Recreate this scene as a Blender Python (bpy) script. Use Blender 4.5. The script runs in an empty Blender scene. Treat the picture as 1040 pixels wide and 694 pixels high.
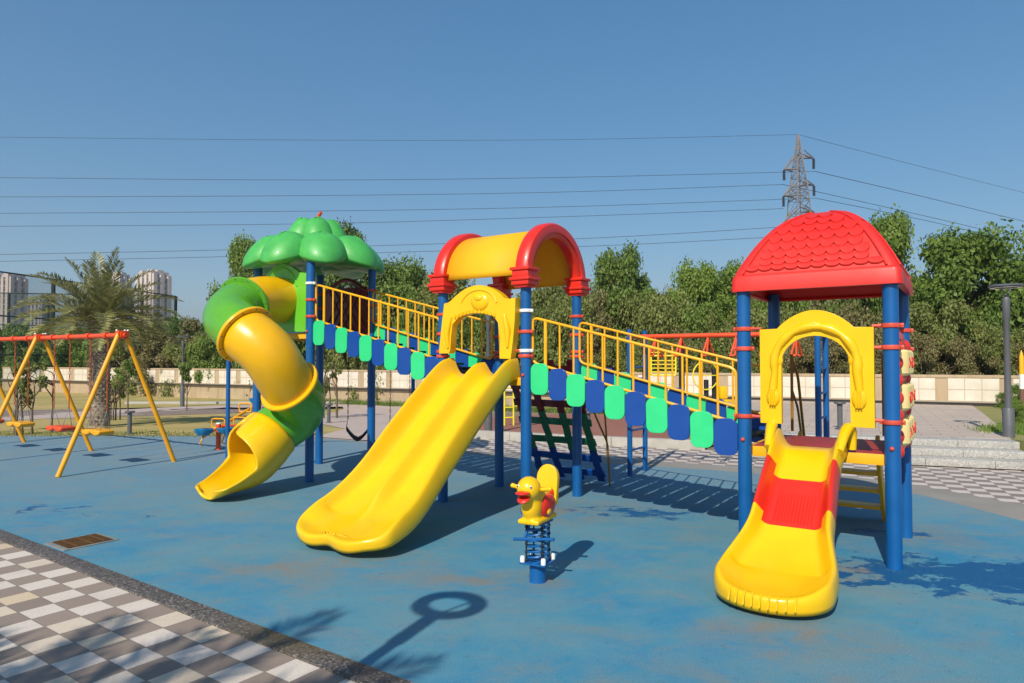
import bpy, bmesh, math, random
import numpy as np
from mathutils import Vector, Matrix, Euler
R = math.radians
random.seed(7)
rng = np.random.default_rng(7)
scene = bpy.context.scene
C = scene.collection

# ------------------------------------------------------------------ camera, sky, sun, exposure
cam_d = bpy.data.cameras.new('camera'); cam = bpy.data.objects.new('camera', cam_d); C.objects.link(cam)
cam.location = (0, 0, 1.6); cam.rotation_euler = (R(90 + 1.57), 0, 0)
cam_d.sensor_width = 36; cam_d.lens = 24; cam_d.clip_end = 6000; cam_d.clip_start = 0.05
scene.camera = cam
SUN_EL, SUN_AZ = 39.0, 203.0            # the sun stands behind the camera, a little to the left
world = bpy.data.worlds.new('World'); scene.world = world; world.use_nodes = True
wn = world.node_tree.nodes; wl = world.node_tree.links
bg = wn['Background']; sky = wn.new('ShaderNodeTexSky'); sky.sky_type = 'NISHITA'; sky.sun_disc = False
sky.sun_elevation = R(SUN_EL); sky.sun_rotation = R(SUN_AZ); sky.air_density = 1.0; sky.dust_density = 0.3; sky.ozone_density = 3.0; sky.altitude = 0
sgm = wn.new('ShaderNodeGamma'); sgm.inputs[1].default_value = 0.65; shs = wn.new('ShaderNodeHueSaturation'); shs.inputs['Hue'].default_value = 0.498; shs.inputs['Saturation'].default_value = 1.58; shs.inputs['Value'].default_value = 1.24
wl.new(sky.outputs[0], sgm.inputs[0]); wl.new(sgm.outputs[0], shs.inputs['Color']); wl.new(shs.outputs[0], bg.inputs[0]); bg.inputs[1].default_value = 0.15
sun_d = bpy.data.lights.new('sun', 'SUN'); sun = bpy.data.objects.new('sun', sun_d); C.objects.link(sun)
sun_d.energy = 5.0; sun_d.angle = R(0.53); sun_d.color = (1.0, 0.92, 0.79)
_t = Vector((math.sin(R(SUN_AZ)) * math.cos(R(SUN_EL)), math.cos(R(SUN_AZ)) * math.cos(R(SUN_EL)), math.sin(R(SUN_EL))))
sun.rotation_euler = _t.to_track_quat('Z', 'Y').to_euler()
vs = scene.view_settings; vs.view_transform = 'Standard'; vs.look = 'None'; vs.exposure = 0.12; vs.gamma = 1; vs.use_curve_mapping = False

# ------------------------------------------------------------------ materials
def mat(name, col, rough=0.5, spec=0.5, metal=0.0, var=0.0, vscale=4.0, bump=0.0, bscale=60.0, coat=0.0, col2=None, trans=0.0, detail=4.0):
    m = bpy.data.materials.new(name); m.use_nodes = True
    n = m.node_tree.nodes; l = m.node_tree.links; p = n['Principled BSDF']
    p.inputs['Base Color'].default_value = (*col, 1); p.inputs['Roughness'].default_value = rough
    p.inputs['Metallic'].default_value = metal; p.inputs['Specular IOR Level'].default_value = spec
    if coat: p.inputs['Coat Weight'].default_value = coat; p.inputs['Coat Roughness'].default_value = 0.08
    tc = n.new('ShaderNodeTexCoord')
    if var or col2:
        t = n.new('ShaderNodeTexNoise'); t.inputs['Scale'].default_value = vscale; t.inputs['Detail'].default_value = detail; t.inputs['Roughness'].default_value = 0.6
        l.new(tc.outputs['Object'], t.inputs['Vector'])
        r = n.new('ShaderNodeValToRGB'); e = r.color_ramp.elements
        e[0].position = 0.3; e[1].position = 0.7
        a = col2 if col2 else tuple(c * (1 - var) for c in col); b = col if col2 else tuple(min(1, c * (1 + var)) for c in col)
        e[0].color = (*a, 1); e[1].color = (*b, 1)
        l.new(t.outputs['Fac'], r.inputs[0]); l.new(r.outputs[0], p.inputs['Base Color'])
        mr = n.new('ShaderNodeMapRange'); mr.inputs['To Min'].default_value = max(0.02, rough - 0.1); mr.inputs['To Max'].default_value = min(1, rough + 0.12)
        l.new(t.outputs['Fac'], mr.inputs['Value']); l.new(mr.outputs[0], p.inputs['Roughness'])
    if bump:
        t2 = n.new('ShaderNodeTexNoise'); t2.inputs['Scale'].default_value = bscale; t2.inputs['Detail'].default_value = 3
        l.new(tc.outputs['Object'], t2.inputs['Vector'])
        bp = n.new('ShaderNodeBump'); bp.inputs['Strength'].default_value = bump; bp.inputs['Distance'].default_value = 0.01
        l.new(t2.outputs['Fac'], bp.inputs['Height']); l.new(bp.outputs[0], p.inputs['Normal'])
    return m
def plastic(name, col, rough=0.3, var=0.05):
    return mat(name, col, rough, 0.5, var=var, vscale=5, bump=0.03, bscale=25, coat=0.15)
YEL = mat('yellow_plastic', (0.86, 0.53, 0.001), 0.3, 0.5, col2=(0.80, 0.46, 0.003), vscale=2.4, bump=0.04, bscale=18, coat=0.12, detail=8)
YELP = mat('yellow_sheet', (0.80, 0.42, 0.01), 0.6, 0.25, var=0.05)
YTUBE = plastic('tube_yellow_plastic', (0.80, 0.43, 0.002), 0.32)
RED = plastic('red_plastic', (0.68, 0.022, 0.010), 0.36)
ROOFRED = plastic('roof_red_plastic', (0.66, 0.018, 0.010), 0.5)
GRT = plastic('tube_green_plastic', (0.10, 0.36, 0.02), 0.28)
GRP = plastic('panel_green_plastic', (0.13, 0.50, 0.03), 0.3)
GRR = plastic('roof_green_plastic', (0.065, 0.40, 0.075), 0.45, 0.12)
PGREEN = plastic('bridge_green_plastic', (0.03, 0.62, 0.22), 0.38)
PBLUE = plastic('bridge_blue_plastic', (0.003, 0.06, 0.30), 0.42)
POSTB = mat('blue_post_paint', (0.002, 0.095, 0.31), 0.38, 0.5, var=0.12, vscale=3, bump=0.02, bscale=120)
RAILY = mat('yellow_rail_paint', (0.85, 0.42, 0.006), 0.38, 0.5, var=0.08, vscale=6)
SWY = mat('swing_yellow_paint', (0.82, 0.36, 0.006), 0.42, 0.5, var=0.1, vscale=5)
ORR = mat('orange_red_paint', (0.72, 0.075, 0.015), 0.42, 0.5, var=0.12, vscale=5)
DRED = mat('dark_red_plastic', (0.20, 0.012, 0.012), 0.4, 0.5, var=0.12, vscale=6)
DGRN = mat('dark_green_plastic', (0.02, 0.16, 0.07), 0.4, 0.5, var=0.12, vscale=6)
BLK = mat('black_rubber', (0.015, 0.015, 0.017), 0.6, 0.4, var=0.2)
STEEL = mat('galvanised_chain', (0.35, 0.34, 0.33), 0.4, 0.5, metal=0.8, var=0.1)
RUST = mat('rust_orange_chain', (0.40, 0.10, 0.03), 0.6, 0.3, var=0.25, vscale=20)
WHITE = mat('white_cap', (0.78, 0.78, 0.76), 0.35, 0.5, var=0.04)
CREAM = mat('cream_plastic', (0.78, 0.62, 0.26), 0.4, 0.5, var=0.07)
GREYM = mat('grey_powder_coat', (0.10, 0.105, 0.115), 0.45, 0.5, var=0.12, vscale=3)
DECKR = mat('deck_rubber_red', (0.36, 0.035, 0.02), 0.45, 0.4, var=0.25, vscale=9)
BROWNY = mat('dark_mustard_paint', (0.30, 0.15, 0.01), 0.5, 0.4, var=0.15)
LBLUE = plastic('seat_blue_plastic', (0.01, 0.20, 0.42), 0.35)
GYMY = mat('gym_yellow_paint', (0.78, 0.66, 0.03), 0.45, 0.5, var=0.08)
PINK = plastic('seat_red_plastic', (0.70, 0.02, 0.05), 0.35)
CONC = mat('concrete', (0.40, 0.38, 0.34), 0.85, 0.2, var=0.14, vscale=3, bump=0.3, bscale=40)
BARK = mat('bark', (0.20, 0.15, 0.10), 0.9, 0.2, col2=(0.09, 0.065, 0.045), vscale=14, bump=0.8, bscale=40)

def leafmat(name, cols, rough=0.55, tr=0.35):
    m = bpy.data.materials.new(name); m.use_nodes = True; n = m.node_tree.nodes; l = m.node_tree.links
    p = n['Principled BSDF']; p.inputs['Roughness'].default_value = rough; p.inputs['Specular IOR Level'].default_value = 0.35
    g = n.new('ShaderNodeNewGeometry'); r = n.new('ShaderNodeValToRGB'); e = r.color_ramp.elements
    for i, c in enumerate(cols):
        pos = i / max(1, len(cols) - 1)
        el = e[0] if i == 0 else (e[1] if i == len(cols) - 1 else e.new(pos))
        el.position = pos; el.color = (*c, 1)
    oi = n.new('ShaderNodeObjectInfo'); tc = n.new('ShaderNodeTexCoord'); t = n.new('ShaderNodeTexNoise'); t.inputs['Scale'].default_value = 1.3
    l.new(tc.outputs['Object'], t.inputs['Vector'])
    def mth(op, a, b):
        q = n.new('ShaderNodeMath'); q.operation = op
        for i, v in enumerate((a, b)):
            if isinstance(v, (int, float)): q.inputs[i].default_value = v
            else: l.new(v, q.inputs[i])
        return q.outputs[0]
    s = mth('ADD', mth('MULTIPLY', g.outputs['Random Per Island'], 0.55), mth('MULTIPLY', t.outputs['Fac'], 0.5))
    s = mth('ADD', s, mth('MULTIPLY', mth('SUBTRACT', oi.outputs['Random'], 0.5), 0.3))
    l.new(s, r.inputs[0]); l.new(r.outputs[0], p.inputs['Base Color'])
    tl = n.new('ShaderNodeBsdfTranslucent'); mx = n.new('ShaderNodeMixShader'); mx.inputs[0].default_value = tr
    hs = n.new('ShaderNodeHueSaturation'); hs.inputs['Value'].default_value = 1.3; l.new(r.outputs[0], hs.inputs['Color']); l.new(hs.outputs[0], tl.inputs[0])
    l.new(p.outputs[0], mx.inputs[1]); l.new(tl.outputs[0], mx.inputs[2]); l.new(mx.outputs[0], n['Material Output'].inputs[0])
    return m
LF_MID = leafmat('leaf_mid_green', [(0.06, 0.11, 0.02), (0.125, 0.20, 0.03), (0.19, 0.29, 0.045), (0.26, 0.36, 0.07)])
LF_BRT = leafmat('leaf_bright_green', [(0.06, 0.12, 0.015), (0.12, 0.215, 0.028), (0.20, 0.31, 0.045), (0.28, 0.38, 0.07)])
LF_DRY = leafmat('leaf_dry_green', [(0.10, 0.135, 0.03), (0.17, 0.20, 0.045), (0.24, 0.245, 0.07), (0.32, 0.25, 0.12)])
LF_OLV = leafmat('leaf_olive', [(0.08, 0.12, 0.025), (0.15, 0.20, 0.04), (0.22, 0.27, 0.06), (0.30, 0.32, 0.09)])
LF_PALM = leafmat('palm_frond', [(0.08, 0.11, 0.03), (0.15, 0.185, 0.05), (0.25, 0.27, 0.08), (0.38, 0.35, 0.14)], 0.4, 0.25)

# ------------------------------------------------------------------ mesh helpers
def link(name, bm, m, parent=None, smooth=True, loc=None):
    me = bpy.data.meshes.new(name); bm.normal_update(); bm.to_mesh(me); bm.free()
    if smooth:
        me.shade_smooth()
        try: me.set_sharp_from_angle(angle=R(38))
        except Exception: pass
    for mm in (m if isinstance(m, (list, tuple)) else [m]): me.materials.append(mm)
    o = bpy.data.objects.new(name, me); C.objects.link(o)
    if parent is not None: o.parent = parent
    if loc is not None: o.location = loc
    return o
def thing(name, label, cat, loc=(0, 0, 0), rz=0.0, group=None):
    o = bpy.data.objects.new(name, None); C.objects.link(o); o.location = loc; o.rotation_euler = (0, 0, rz); o.empty_display_size = 0.2
    o['label'] = label; o['category'] = cat
    if group: o['group'] = group
    return o
def tag(o, label, cat, group=None, kind=None):
    if label: o['label'] = label
    if cat: o['category'] = cat
    if group: o['group'] = group
    if kind: o['kind'] = kind
    return o
def copy_tree(o, parent=None):
    c = o.copy(); C.objects.link(c); c.parent = parent
    for ch in list(o.children): copy_tree(ch, c)
    return c
def B(): return bmesh.new()
def box(bm, c, s, rot=None, bev=0.0, mi=0):
    r = bmesh.ops.create_cube(bm, size=1.0); vs_ = r['verts']
    for v in vs_: v.co = Vector((v.co.x * s[0], v.co.y * s[1], v.co.z * s[2]))
    fs = list({f for v in vs_ for f in v.link_faces})
    if bev > 0:
        es = list({e for f in fs for e in f.edges})
        rr = bmesh.ops.bevel(bm, geom=es, offset=bev, segments=2, affect='EDGES', profile=0.6)
        vs_ = list({v for f in rr['faces'] for v in f.verts} | {v for v in vs_ if v.is_valid})
    M4 = Matrix.Translation(c) @ (rot.to_4x4() if rot is not None else Matrix())
    for v in vs_: v.co = M4 @ v.co
    if mi:
        for v in vs_:
            for f in v.link_faces: f.material_index = mi
def ring_frames(pts, closed=False):
    n = len(pts); T = []
    for i in range(n):
        a = pts[(i - 1) % n] if (closed or i > 0) else pts[i]; b = pts[(i + 1) % n] if (closed or i < n - 1) else pts[i]
        T.append((b - a).normalized())
    up = Vector((0, 0, 1)) if abs(T[0].z) < 0.9 else Vector((1, 0, 0))
    N = [(up - T[0] * up.dot(T[0])).normalized()]
    for i in range(1, n):
        v = N[-1] - T[i] * N[-1].dot(T[i]); N.append(v.normalized() if v.length > 1e-6 else N[-1])
    return T, N, [T[i].cross(N[i]) for i in range(n)]
def tube(bm, pts, r, seg=10, closed=False, caps=True, mi=0):
    pts = [Vector(p) for p in pts]; T, N, Bn = ring_frames(pts, closed)
    rs = r if isinstance(r, (list, tuple)) else [r] * len(pts)
    rings = []
    for p, nn, bb, rr in zip(pts, N, Bn, rs):
        rings.append([bm.verts.new(p + (nn * math.cos(2 * math.pi * k / seg) + bb * math.sin(2 * math.pi * k / seg)) * rr) for k in range(seg)])
    m_ = len(rings)
    for i in range(m_ if closed else m_ - 1):
        A, Bq = rings[i], rings[(i + 1) % m_]
        for k in range(seg):
            f = bm.faces.new((A[k], A[(k + 1) % seg], Bq[(k + 1) % seg], Bq[k])); f.material_index = mi
    if caps and not closed:
        f = bm.faces.new(list(reversed(rings[0]))); f.material_index = mi; f = bm.faces.new(rings[-1]); f.material_index = mi
def fillet(pts, rad, n=5, closed=False):
    pts = [Vector(p) for p in pts]; out = []; N = len(pts)
    for i in range(N):
        if not closed and (i == 0 or i == N - 1): out.append(pts[i]); continue
        a, b, c = pts[i - 1], pts[i], pts[(i + 1) % N]
        d1 = (a - b); d2 = (c - b); r_ = min(rad, d1.length * 0.45, d2.length * 0.45)
        p1 = b + d1.normalized() * r_; p2 = b + d2.normalized() * r_
        for k in range(n + 1):
            t = k / n; out.append(p1 * (1 - t) ** 2 + b * 2 * t * (1 - t) + p2 * t * t)
    return out
def lathe(bm, prof, c=(0, 0, 0), seg=24, mi=0, M4=None):
    c = Vector(c); rings = []
    for (r, z) in prof:
        if r < 1e-5: rings.append([bm.verts.new(c + Vector((0, 0, z)))])
        else: rings.append([bm.verts.new(c + Vector((r * math.cos(2 * math.pi * k / seg), r * math.sin(2 * math.pi * k / seg), z))) for k in range(seg)])
    for i in range(len(rings) - 1):
        A, Q = rings[i], rings[i + 1]
        for k in range(seg):
            k2 = (k + 1) % seg
            if len(A) == 1 and len(Q) == 1: continue
            if len(A) == 1: f = bm.faces.new((A[0], Q[k2], Q[k]))
            elif len(Q) == 1: f = bm.faces.new((A[k], A[k2], Q[0]))
            else: f = bm.faces.new((A[k], A[k2], Q[k2], Q[k]))
            f.material_index = mi
    if M4 is not None:
        for rg in rings:
            for v in rg: v.co = M4 @ v.co
def ball(bm, c, r, sc=(1, 1, 1), rot=None, u=16, v=10):
    n0 = set(bm.verts)
    bmesh.ops.create_uvsphere(bm, u_segments=u, v_segments=v, radius=r)
    for vv in bm.verts:
        if vv not in n0:
            p = Vector((vv.co.x * sc[0], vv.co.y * sc[1], vv.co.z * sc[2]))
            if rot is not None: p = rot @ p
            vv.co = p + Vector(c)
def prism(bm, pts, th, M4, mi=0):
    """outline (x,z) extruded +-th/2 along y, then M4"""
    A = [bm.verts.new(M4 @ Vector((x, -th / 2, z))) for x, z in pts]; Q = [bm.verts.new(M4 @ Vector((x, th / 2, z))) for x, z in pts]
    n = len(pts); e = []
    f1 = bm.faces.new(A); f2 = bm.faces.new(list(reversed(Q))); f1.material_index = mi; f2.material_index = mi
    for i in range(n):
        f = bm.faces.new((A[(i + 1) % n], A[i], Q[i], Q[(i + 1) % n])); f.material_index = mi
    bmesh.ops.triangulate(bm, faces=[f1, f2])
def mod_bevel(o, w=0.01, seg=3):
    m = o.modifiers.new('bevel', 'BEVEL'); m.width = w; m.segments = seg; m.limit_method = 'ANGLE'; m.angle_limit = R(40); m.harden_normals = False
def catmull(P, n=10):
    P = [Vector(p) for p in P]; out = []
    Q = [P[0] * 2 - P[1]] + P + [P[-1] * 2 - P[-2]]
    for i in range(1, len(Q) - 2):
        for k in range(n):
            t = k / n; a, b, c, d = Q[i - 1], Q[i], Q[i + 1], Q[i + 2]
            out.append(0.5 * ((2 * b) + (c - a) * t + (2 * a - 5 * b + 4 * c - d) * t * t + (3 * b - a - 3 * c + d) * t ** 3))
    out.append(P[-1]); return out
F_ = 693.0
def at(px, d, z=0.0):                    # where a thing d metres off along the view stands
    return Vector(((px - 520) / F_ * d, d, z))
def sstep(a, b, x):
    t = min(1, max(0, (x - a) / (b - a))); return t * t * (3 - 2 * t)
def zg(y): return -0.26 * sstep(15.0, 26.0, y)

# ------------------------------------------------------------------ ground materials
def nodes_mat(name):
    m = bpy.data.materials.new(name); m.use_nodes = True; n = m.node_tree.nodes; l = m.node_tree.links
    return m, n, l, n['Principled BSDF']
def noise(n, l, vec, scale, detail=5, rough=0.6, dist=0.0):
    t = n.new('ShaderNodeTexNoise'); t.inputs['Scale'].default_value = scale; t.inputs['Detail'].default_value = detail
    t.inputs['Roughness'].default_value = rough; t.inputs['Distortion'].default_value = dist; l.new(vec, t.inputs['Vector']); return t.outputs['Fac']
def ramp(n, l, fac, stops):
    r = n.new('ShaderNodeValToRGB'); e = r.color_ramp.elements
    e[0].position = stops[0][0]; e[0].color = (*stops[0][1], 1); e[1].position = stops[-1][0]; e[1].color = (*stops[-1][1], 1)
    for p, c in stops[1:-1]: q = e.new(p); q.color = (*c, 1)
    l.new(fac, r.inputs[0]); return r.outputs[0]
def mixc(n, l, fac, a, b, mode='MIX'):
    x = n.new('ShaderNodeMix'); x.data_type = 'RGBA'; x.blend_type = mode
    for i, v in ((0, fac), (6, a), (7, b)):
        if isinstance(v, (int, float)): x.inputs[i].default_value = v
        elif isinstance(v, tuple): x.inputs[i].default_value = (*v, 1)
        else: l.new(v, x.inputs[i])
    return x.outputs[2]
def mathn(n, l, op, a, b=0.0, clamp=False):
    q = n.new('ShaderNodeMath'); q.operation = op; q.use_clamp = clamp
    for i, v in enumerate((a, b)):
        if isinstance(v, (int, float)): q.inputs[i].default_value = v
        else: l.new(v, q.inputs[i])
    return q.outputs[0]
def mapping(n, l, vec, loc=(0, 0, 0), rot=(0, 0, 0), sc=(1, 1, 1)):
    q = n.new('ShaderNodeMapping'); q.inputs['Location'].default_value = loc; q.inputs['Rotation'].default_value = rot; q.inputs['Scale'].default_value = sc
    l.new(vec, q.inputs['Vector']); return q.outputs[0]
def bumpn(n, l, p, h, strength=0.4, dist=0.01):
    b = n.new('ShaderNodeBump'); b.inputs['Strength'].default_value = strength; b.inputs['Distance'].default_value = dist
    l.new(h, b.inputs['Height']); l.new(b.outputs[0], p.inputs['Normal'])
def blob(n, l, vec, c, r, sx=1.0, sy=1.0, rot=0.0):
    v = mapping(n, l, vec, loc=(-c[0], -c[1], 0)); v = mapping(n, l, v, rot=(0, 0, -rot)); v = mapping(n, l, v, sc=(sx / r, sy / r, 0))
    ln = n.new('ShaderNodeVectorMath'); ln.operation = 'LENGTH'; l.new(v, ln.inputs[0])
    return mathn(n, l, 'SUBTRACT', 1.0, ln.outputs['Value'], True)

# rubber play surface
RUBBER, n, l, p = nodes_mat('blue_rubber')
tc = n.new('ShaderNodeTexCoord').outputs['Object']
ang = R(-8)
st = mapping(n, l, tc, rot=(0, 0, ang), sc=(0.62, 0.85, 1))
n1 = noise(n, l, st, 0.8, 8, 0.62, 0.4); n2 = noise(n, l, mapping(n, l, tc, sc=(1, 1.25, 1)), 2.4, 8, 0.7, 0.3); n3 = noise(n, l, tc, 130, 3, 0.7)
n4 = noise(n, l, mapping(n, l, tc, rot=(0, 0, R(-14)), sc=(1, 1.5, 1)), 1.9, 9, 0.72, 0.6)
base = ramp(n, l, n1, [(0.32, (0.03, 0.215, 0.39)), (0.47, (0.05, 0.24, 0.37)), (0.56, (0.085, 0.255, 0.34)), (0.68, (0.15, 0.26, 0.30))])
base = mixc(n, l, ramp(n, l, n2, [(0.42, (0, 0, 0)), (0.72, (.7, .7, .7))]), base, (0.13, 0.29, 0.35))
# far part is sun-bleached and dusty grey
sepy = n.new('ShaderNodeSeparateXYZ'); l.new(tc, sepy.inputs[0])
dust = mathn(n, l, 'MULTIPLY', mathn(n, l, 'SUBTRACT', sepy.outputs['Y'], 5.6), 0.17, True)
dust = mathn(n, l, 'MULTIPLY', dust, mathn(n, l, 'ADD', 0.35, mathn(n, l, 'MULTIPLY', n1, 1.0)), True)
base = mixc(n, l, dust, base, (0.19, 0.27, 0.32))
# grey-brown scuffing
sc_ = ramp(n, l, n4, [(0.46, (0, 0, 0)), (0.70, (1, 1, 1))])
base = mixc(n, l, mathn(n, l, 'MULTIPLY', sc_, 0.6), base, (0.21, 0.235, 0.225))
for (c, r, sx, sy, w) in [((1.62, 4.05), 0.7, 1.0, 1.5, 0.9), ((-1.45, 5.3), 1.0, 0.8, 1.6, 0.8), ((-0.15, 5.0), 0.6, 0.8, 1.8, 1.0), ((.7, 7.3), 1.0, 0.7, 1.6, 0.7), ((2.6, 5.25), .55, 1, 1.3, .9), ((3.7, 6.3), .9, 1, 1.6, .6), ((1.0, 3.3), 1.4, .8, 2.4, .5)]:
    b_ = blob(n, l, tc, c, r, sx, sy)
    b_ = mathn(n, l, 'MULTIPLY', mathn(n, l, 'MULTIPLY', b_, ramp(n, l, mathn(n, l, 'ADD', mathn(n, l, 'MULTIPLY', n4, .5), mathn(n, l, 'MULTIPLY', n2, .5)), [(0.40, (0.05, 0.05, 0.05)), (0.62, (1, 1, 1))])), 1.5 * w, True)
    base = mixc(n, l, b_, base, (0.22, 0.20, 0.165))
# damp, more saturated patches with ragged edges
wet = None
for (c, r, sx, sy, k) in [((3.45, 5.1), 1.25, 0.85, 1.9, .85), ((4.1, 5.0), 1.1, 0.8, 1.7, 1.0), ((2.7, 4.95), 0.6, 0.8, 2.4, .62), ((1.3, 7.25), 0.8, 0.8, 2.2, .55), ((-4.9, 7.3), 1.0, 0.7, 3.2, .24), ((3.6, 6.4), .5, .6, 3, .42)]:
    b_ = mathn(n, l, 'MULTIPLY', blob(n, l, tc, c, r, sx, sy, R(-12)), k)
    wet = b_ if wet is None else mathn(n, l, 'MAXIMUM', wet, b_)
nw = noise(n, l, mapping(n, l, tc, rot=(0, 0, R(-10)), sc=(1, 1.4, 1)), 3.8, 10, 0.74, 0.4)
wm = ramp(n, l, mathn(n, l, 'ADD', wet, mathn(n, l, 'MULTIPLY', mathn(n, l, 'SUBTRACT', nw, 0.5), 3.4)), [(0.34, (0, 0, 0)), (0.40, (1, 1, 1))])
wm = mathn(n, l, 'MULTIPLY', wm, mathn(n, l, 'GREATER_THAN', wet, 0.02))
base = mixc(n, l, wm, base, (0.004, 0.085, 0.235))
base = mixc(n, l, ramp(n, l, n3, [(0.34, (0.7, 0.7, 0.7)), (0.5, (0, 0, 0))]), base, (0.02, 0.11, 0.20))
n5 = noise(n, l, tc, 75, 2, 0.6); base = mixc(n, l, ramp(n, l, n5, [(0.62, (0, 0, 0)), (0.72, (.5, .5, .5))]), base, (0.22, 0.33, 0.38))
n6 = noise(n, l, tc, 14, 6, 0.75, 0.3); base = mixc(n, l, ramp(n, l, n6, [(0.30, (.55, .55, .55)), (0.42, (0, 0, 0))]), base, (0.05, 0.14, 0.20))
l.new(base, p.inputs['Base Color'])
p.inputs['Specular IOR Level'].default_value = 0.3
l.new(mathn(n, l, 'SUBTRACT', 0.8, mathn(n, l, 'MULTIPLY', wm, 0.25)), p.inputs['Roughness'])
bumpn(n, l, p, mathn(n, l, 'ADD', n3, mathn(n, l, 'MULTIPLY', n4, 0.6)), 0.35, 0.004)

def checker_mat(name, P0, ang, size, c1, c1b, c2, grout, edge=0.012, dirt=0.3):
    m, n, l, p = nodes_mat(name)
    tc = n.new('ShaderNodeTexCoord').outputs['Object']
    v = mapping(n, l, tc, loc=(-P0[0], -P0[1], 0)); v = mapping(n, l, v, rot=(0, 0, -ang), sc=(1, 1, 1)); 
    v = mapping(n, l, v, sc=(1 / size, 1 / size, 0))
    s = n.new('ShaderNodeSeparateXYZ'); l.new(v, s.inputs[0])
    fx = mathn(n, l, 'FLOOR', s.outputs[0]); fy = mathn(n, l, 'FLOOR', s.outputs[1])
    par = mathn(n, l, 'ABSOLUTE', mathn(n, l, 'MODULO', mathn(n, l, 'ADD', fx, fy), 2.0))
    cb = n.new('ShaderNodeCombineXYZ'); l.new(fx, cb.inputs[0]); l.new(fy, cb.inputs[1])
    wn_ = n.new('ShaderNodeTexWhiteNoise'); l.new(cb.outputs[0], wn_.inputs['Vector'])
    white = mixc(n, l, ramp(n, l, wn_.outputs['Value'], [(0.55, (0, 0, 0)), (0.9, (1, 1, 1))]), c1, c1b)
    grey = mixc(n, l, wn_.outputs['Value'], c2, tuple(c * 0.82 for c in c2))
    col = mixc(n, l, par, grey, white)
    fine = noise(n, l, mapping(n, l, v, sc=(1.2, 7, 1)), 5, 6, 0.7); big = noise(n, l, tc, 1.7, 6, 0.65)
    col = mixc(n, l, mathn(n, l, 'MULTIPLY', ramp(n, l, fine, [(0.4, (0, 0, 0)), (0.75, (1, 1, 1))]), dirt), col, (0.20, 0.165, 0.14))
    col = mixc(n, l, mathn(n, l, 'MULTIPLY', ramp(n, l, big, [(0.45, (0, 0, 0)), (0.8, (1, 1, 1))]), dirt), col, (0.24, 0.19, 0.15))
    ex = mathn(n, l, 'MINIMUM', mathn(n, l, 'FRACT', s.outputs[0]), mathn(n, l, 'SUBTRACT', 1, mathn(n, l, 'FRACT', s.outputs[0])))
    ey = mathn(n, l, 'MINIMUM', mathn(n, l, 'FRACT', s.outputs[1]), mathn(n, l, 'SUBTRACT', 1, mathn(n, l, 'FRACT', s.outputs[1])))
    ed = mathn(n, l, 'LESS_THAN', mathn(n, l, 'MINIMUM', ex, ey), edge)
    col = mixc(n, l, mathn(n, l, 'MULTIPLY', ed, 0.7), col, grout)
    l.new(col, p.inputs['Base Color']); p.inputs['Roughness'].default_value = 0.7; p.inputs['Specular IOR Level'].default_value = 0.3
    bumpn(n, l, p, mathn(n, l, 'SUBTRACT', fine, mathn(n, l, 'MULTIPLY', ed, 1.5)), 0.25, 0.004)
    return m
KA = math.atan2(3.42 - 6.54, -0.494 + 4.91)     # direction of the kerb
TILE = checker_mat('checker_tile', (-3.394, 5.052), KA, 0.2, (0.68, 0.60, 0.52), (0.64, 0.51, 0.35), (0.31, 0.245, 0.20), (0.17, 0.14, 0.12), .02)
PAVE = checker_mat('plaza_paver', (5.0, 9.0), R(-24), 0.2, (0.58, 0.52, 0.47), (0.55, 0.48, 0.43), (0.27, 0.215, 0.195), (0.25, 0.2, 0.18), 0.02, 0.15)

def speckle(name, base, dark, light, scale=110):
    m, n, l, p = nodes_mat(name); tc = n.new('ShaderNodeTexCoord').outputs['Object']
    vo = n.new('ShaderNodeTexVoronoi'); vo.inputs['Scale'].default_value = scale; l.new(tc, vo.inputs['Vector'])
    sp = n.new('ShaderNodeSeparateColor'); l.new(vo.outputs['Color'], sp.inputs[0])
    c = ramp(n, l, sp.outputs[0], [(0.0, dark), (0.45, base), (0.8, base), (1.0, light)])
    b_ = noise(n, l, tc, 2.2, 6, 0.65); c = mixc(n, l, ramp(n, l, b_, [(0.5, (0, 0, 0)), (0.75, (0.6, 0.6, 0.6))]), c, tuple(x * 0.6 for x in base))
    l.new(c, p.inputs['Base Color']); p.inputs['Roughness'].default_value = 0.6; bumpn(n, l, p, sp.outputs[0], 0.3, 0.003); return m, n, l, p, c, tc
KERBM, n, l, p, c, tc = speckle('dark_granite', (0.11, 0.095, 0.085), (0.025, 0.022, 0.02), (0.30, 0.27, 0.25), 95)
mo = blob(n, l, tc, (-1.28, 4.05), 0.5, 1, 1); c = mixc(n, l, mathn(n, l, 'MULTIPLY', mo, .7, True), c, (0.12, 0.09, 0.03)); l.new(c, p.inputs['Base Color'])
STEPM = speckle('speckled_granite', (0.40, 0.385, 0.355), (0.26, 0.25, 0.235), (0.54, 0.52, 0.49), 70)[0]

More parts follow.
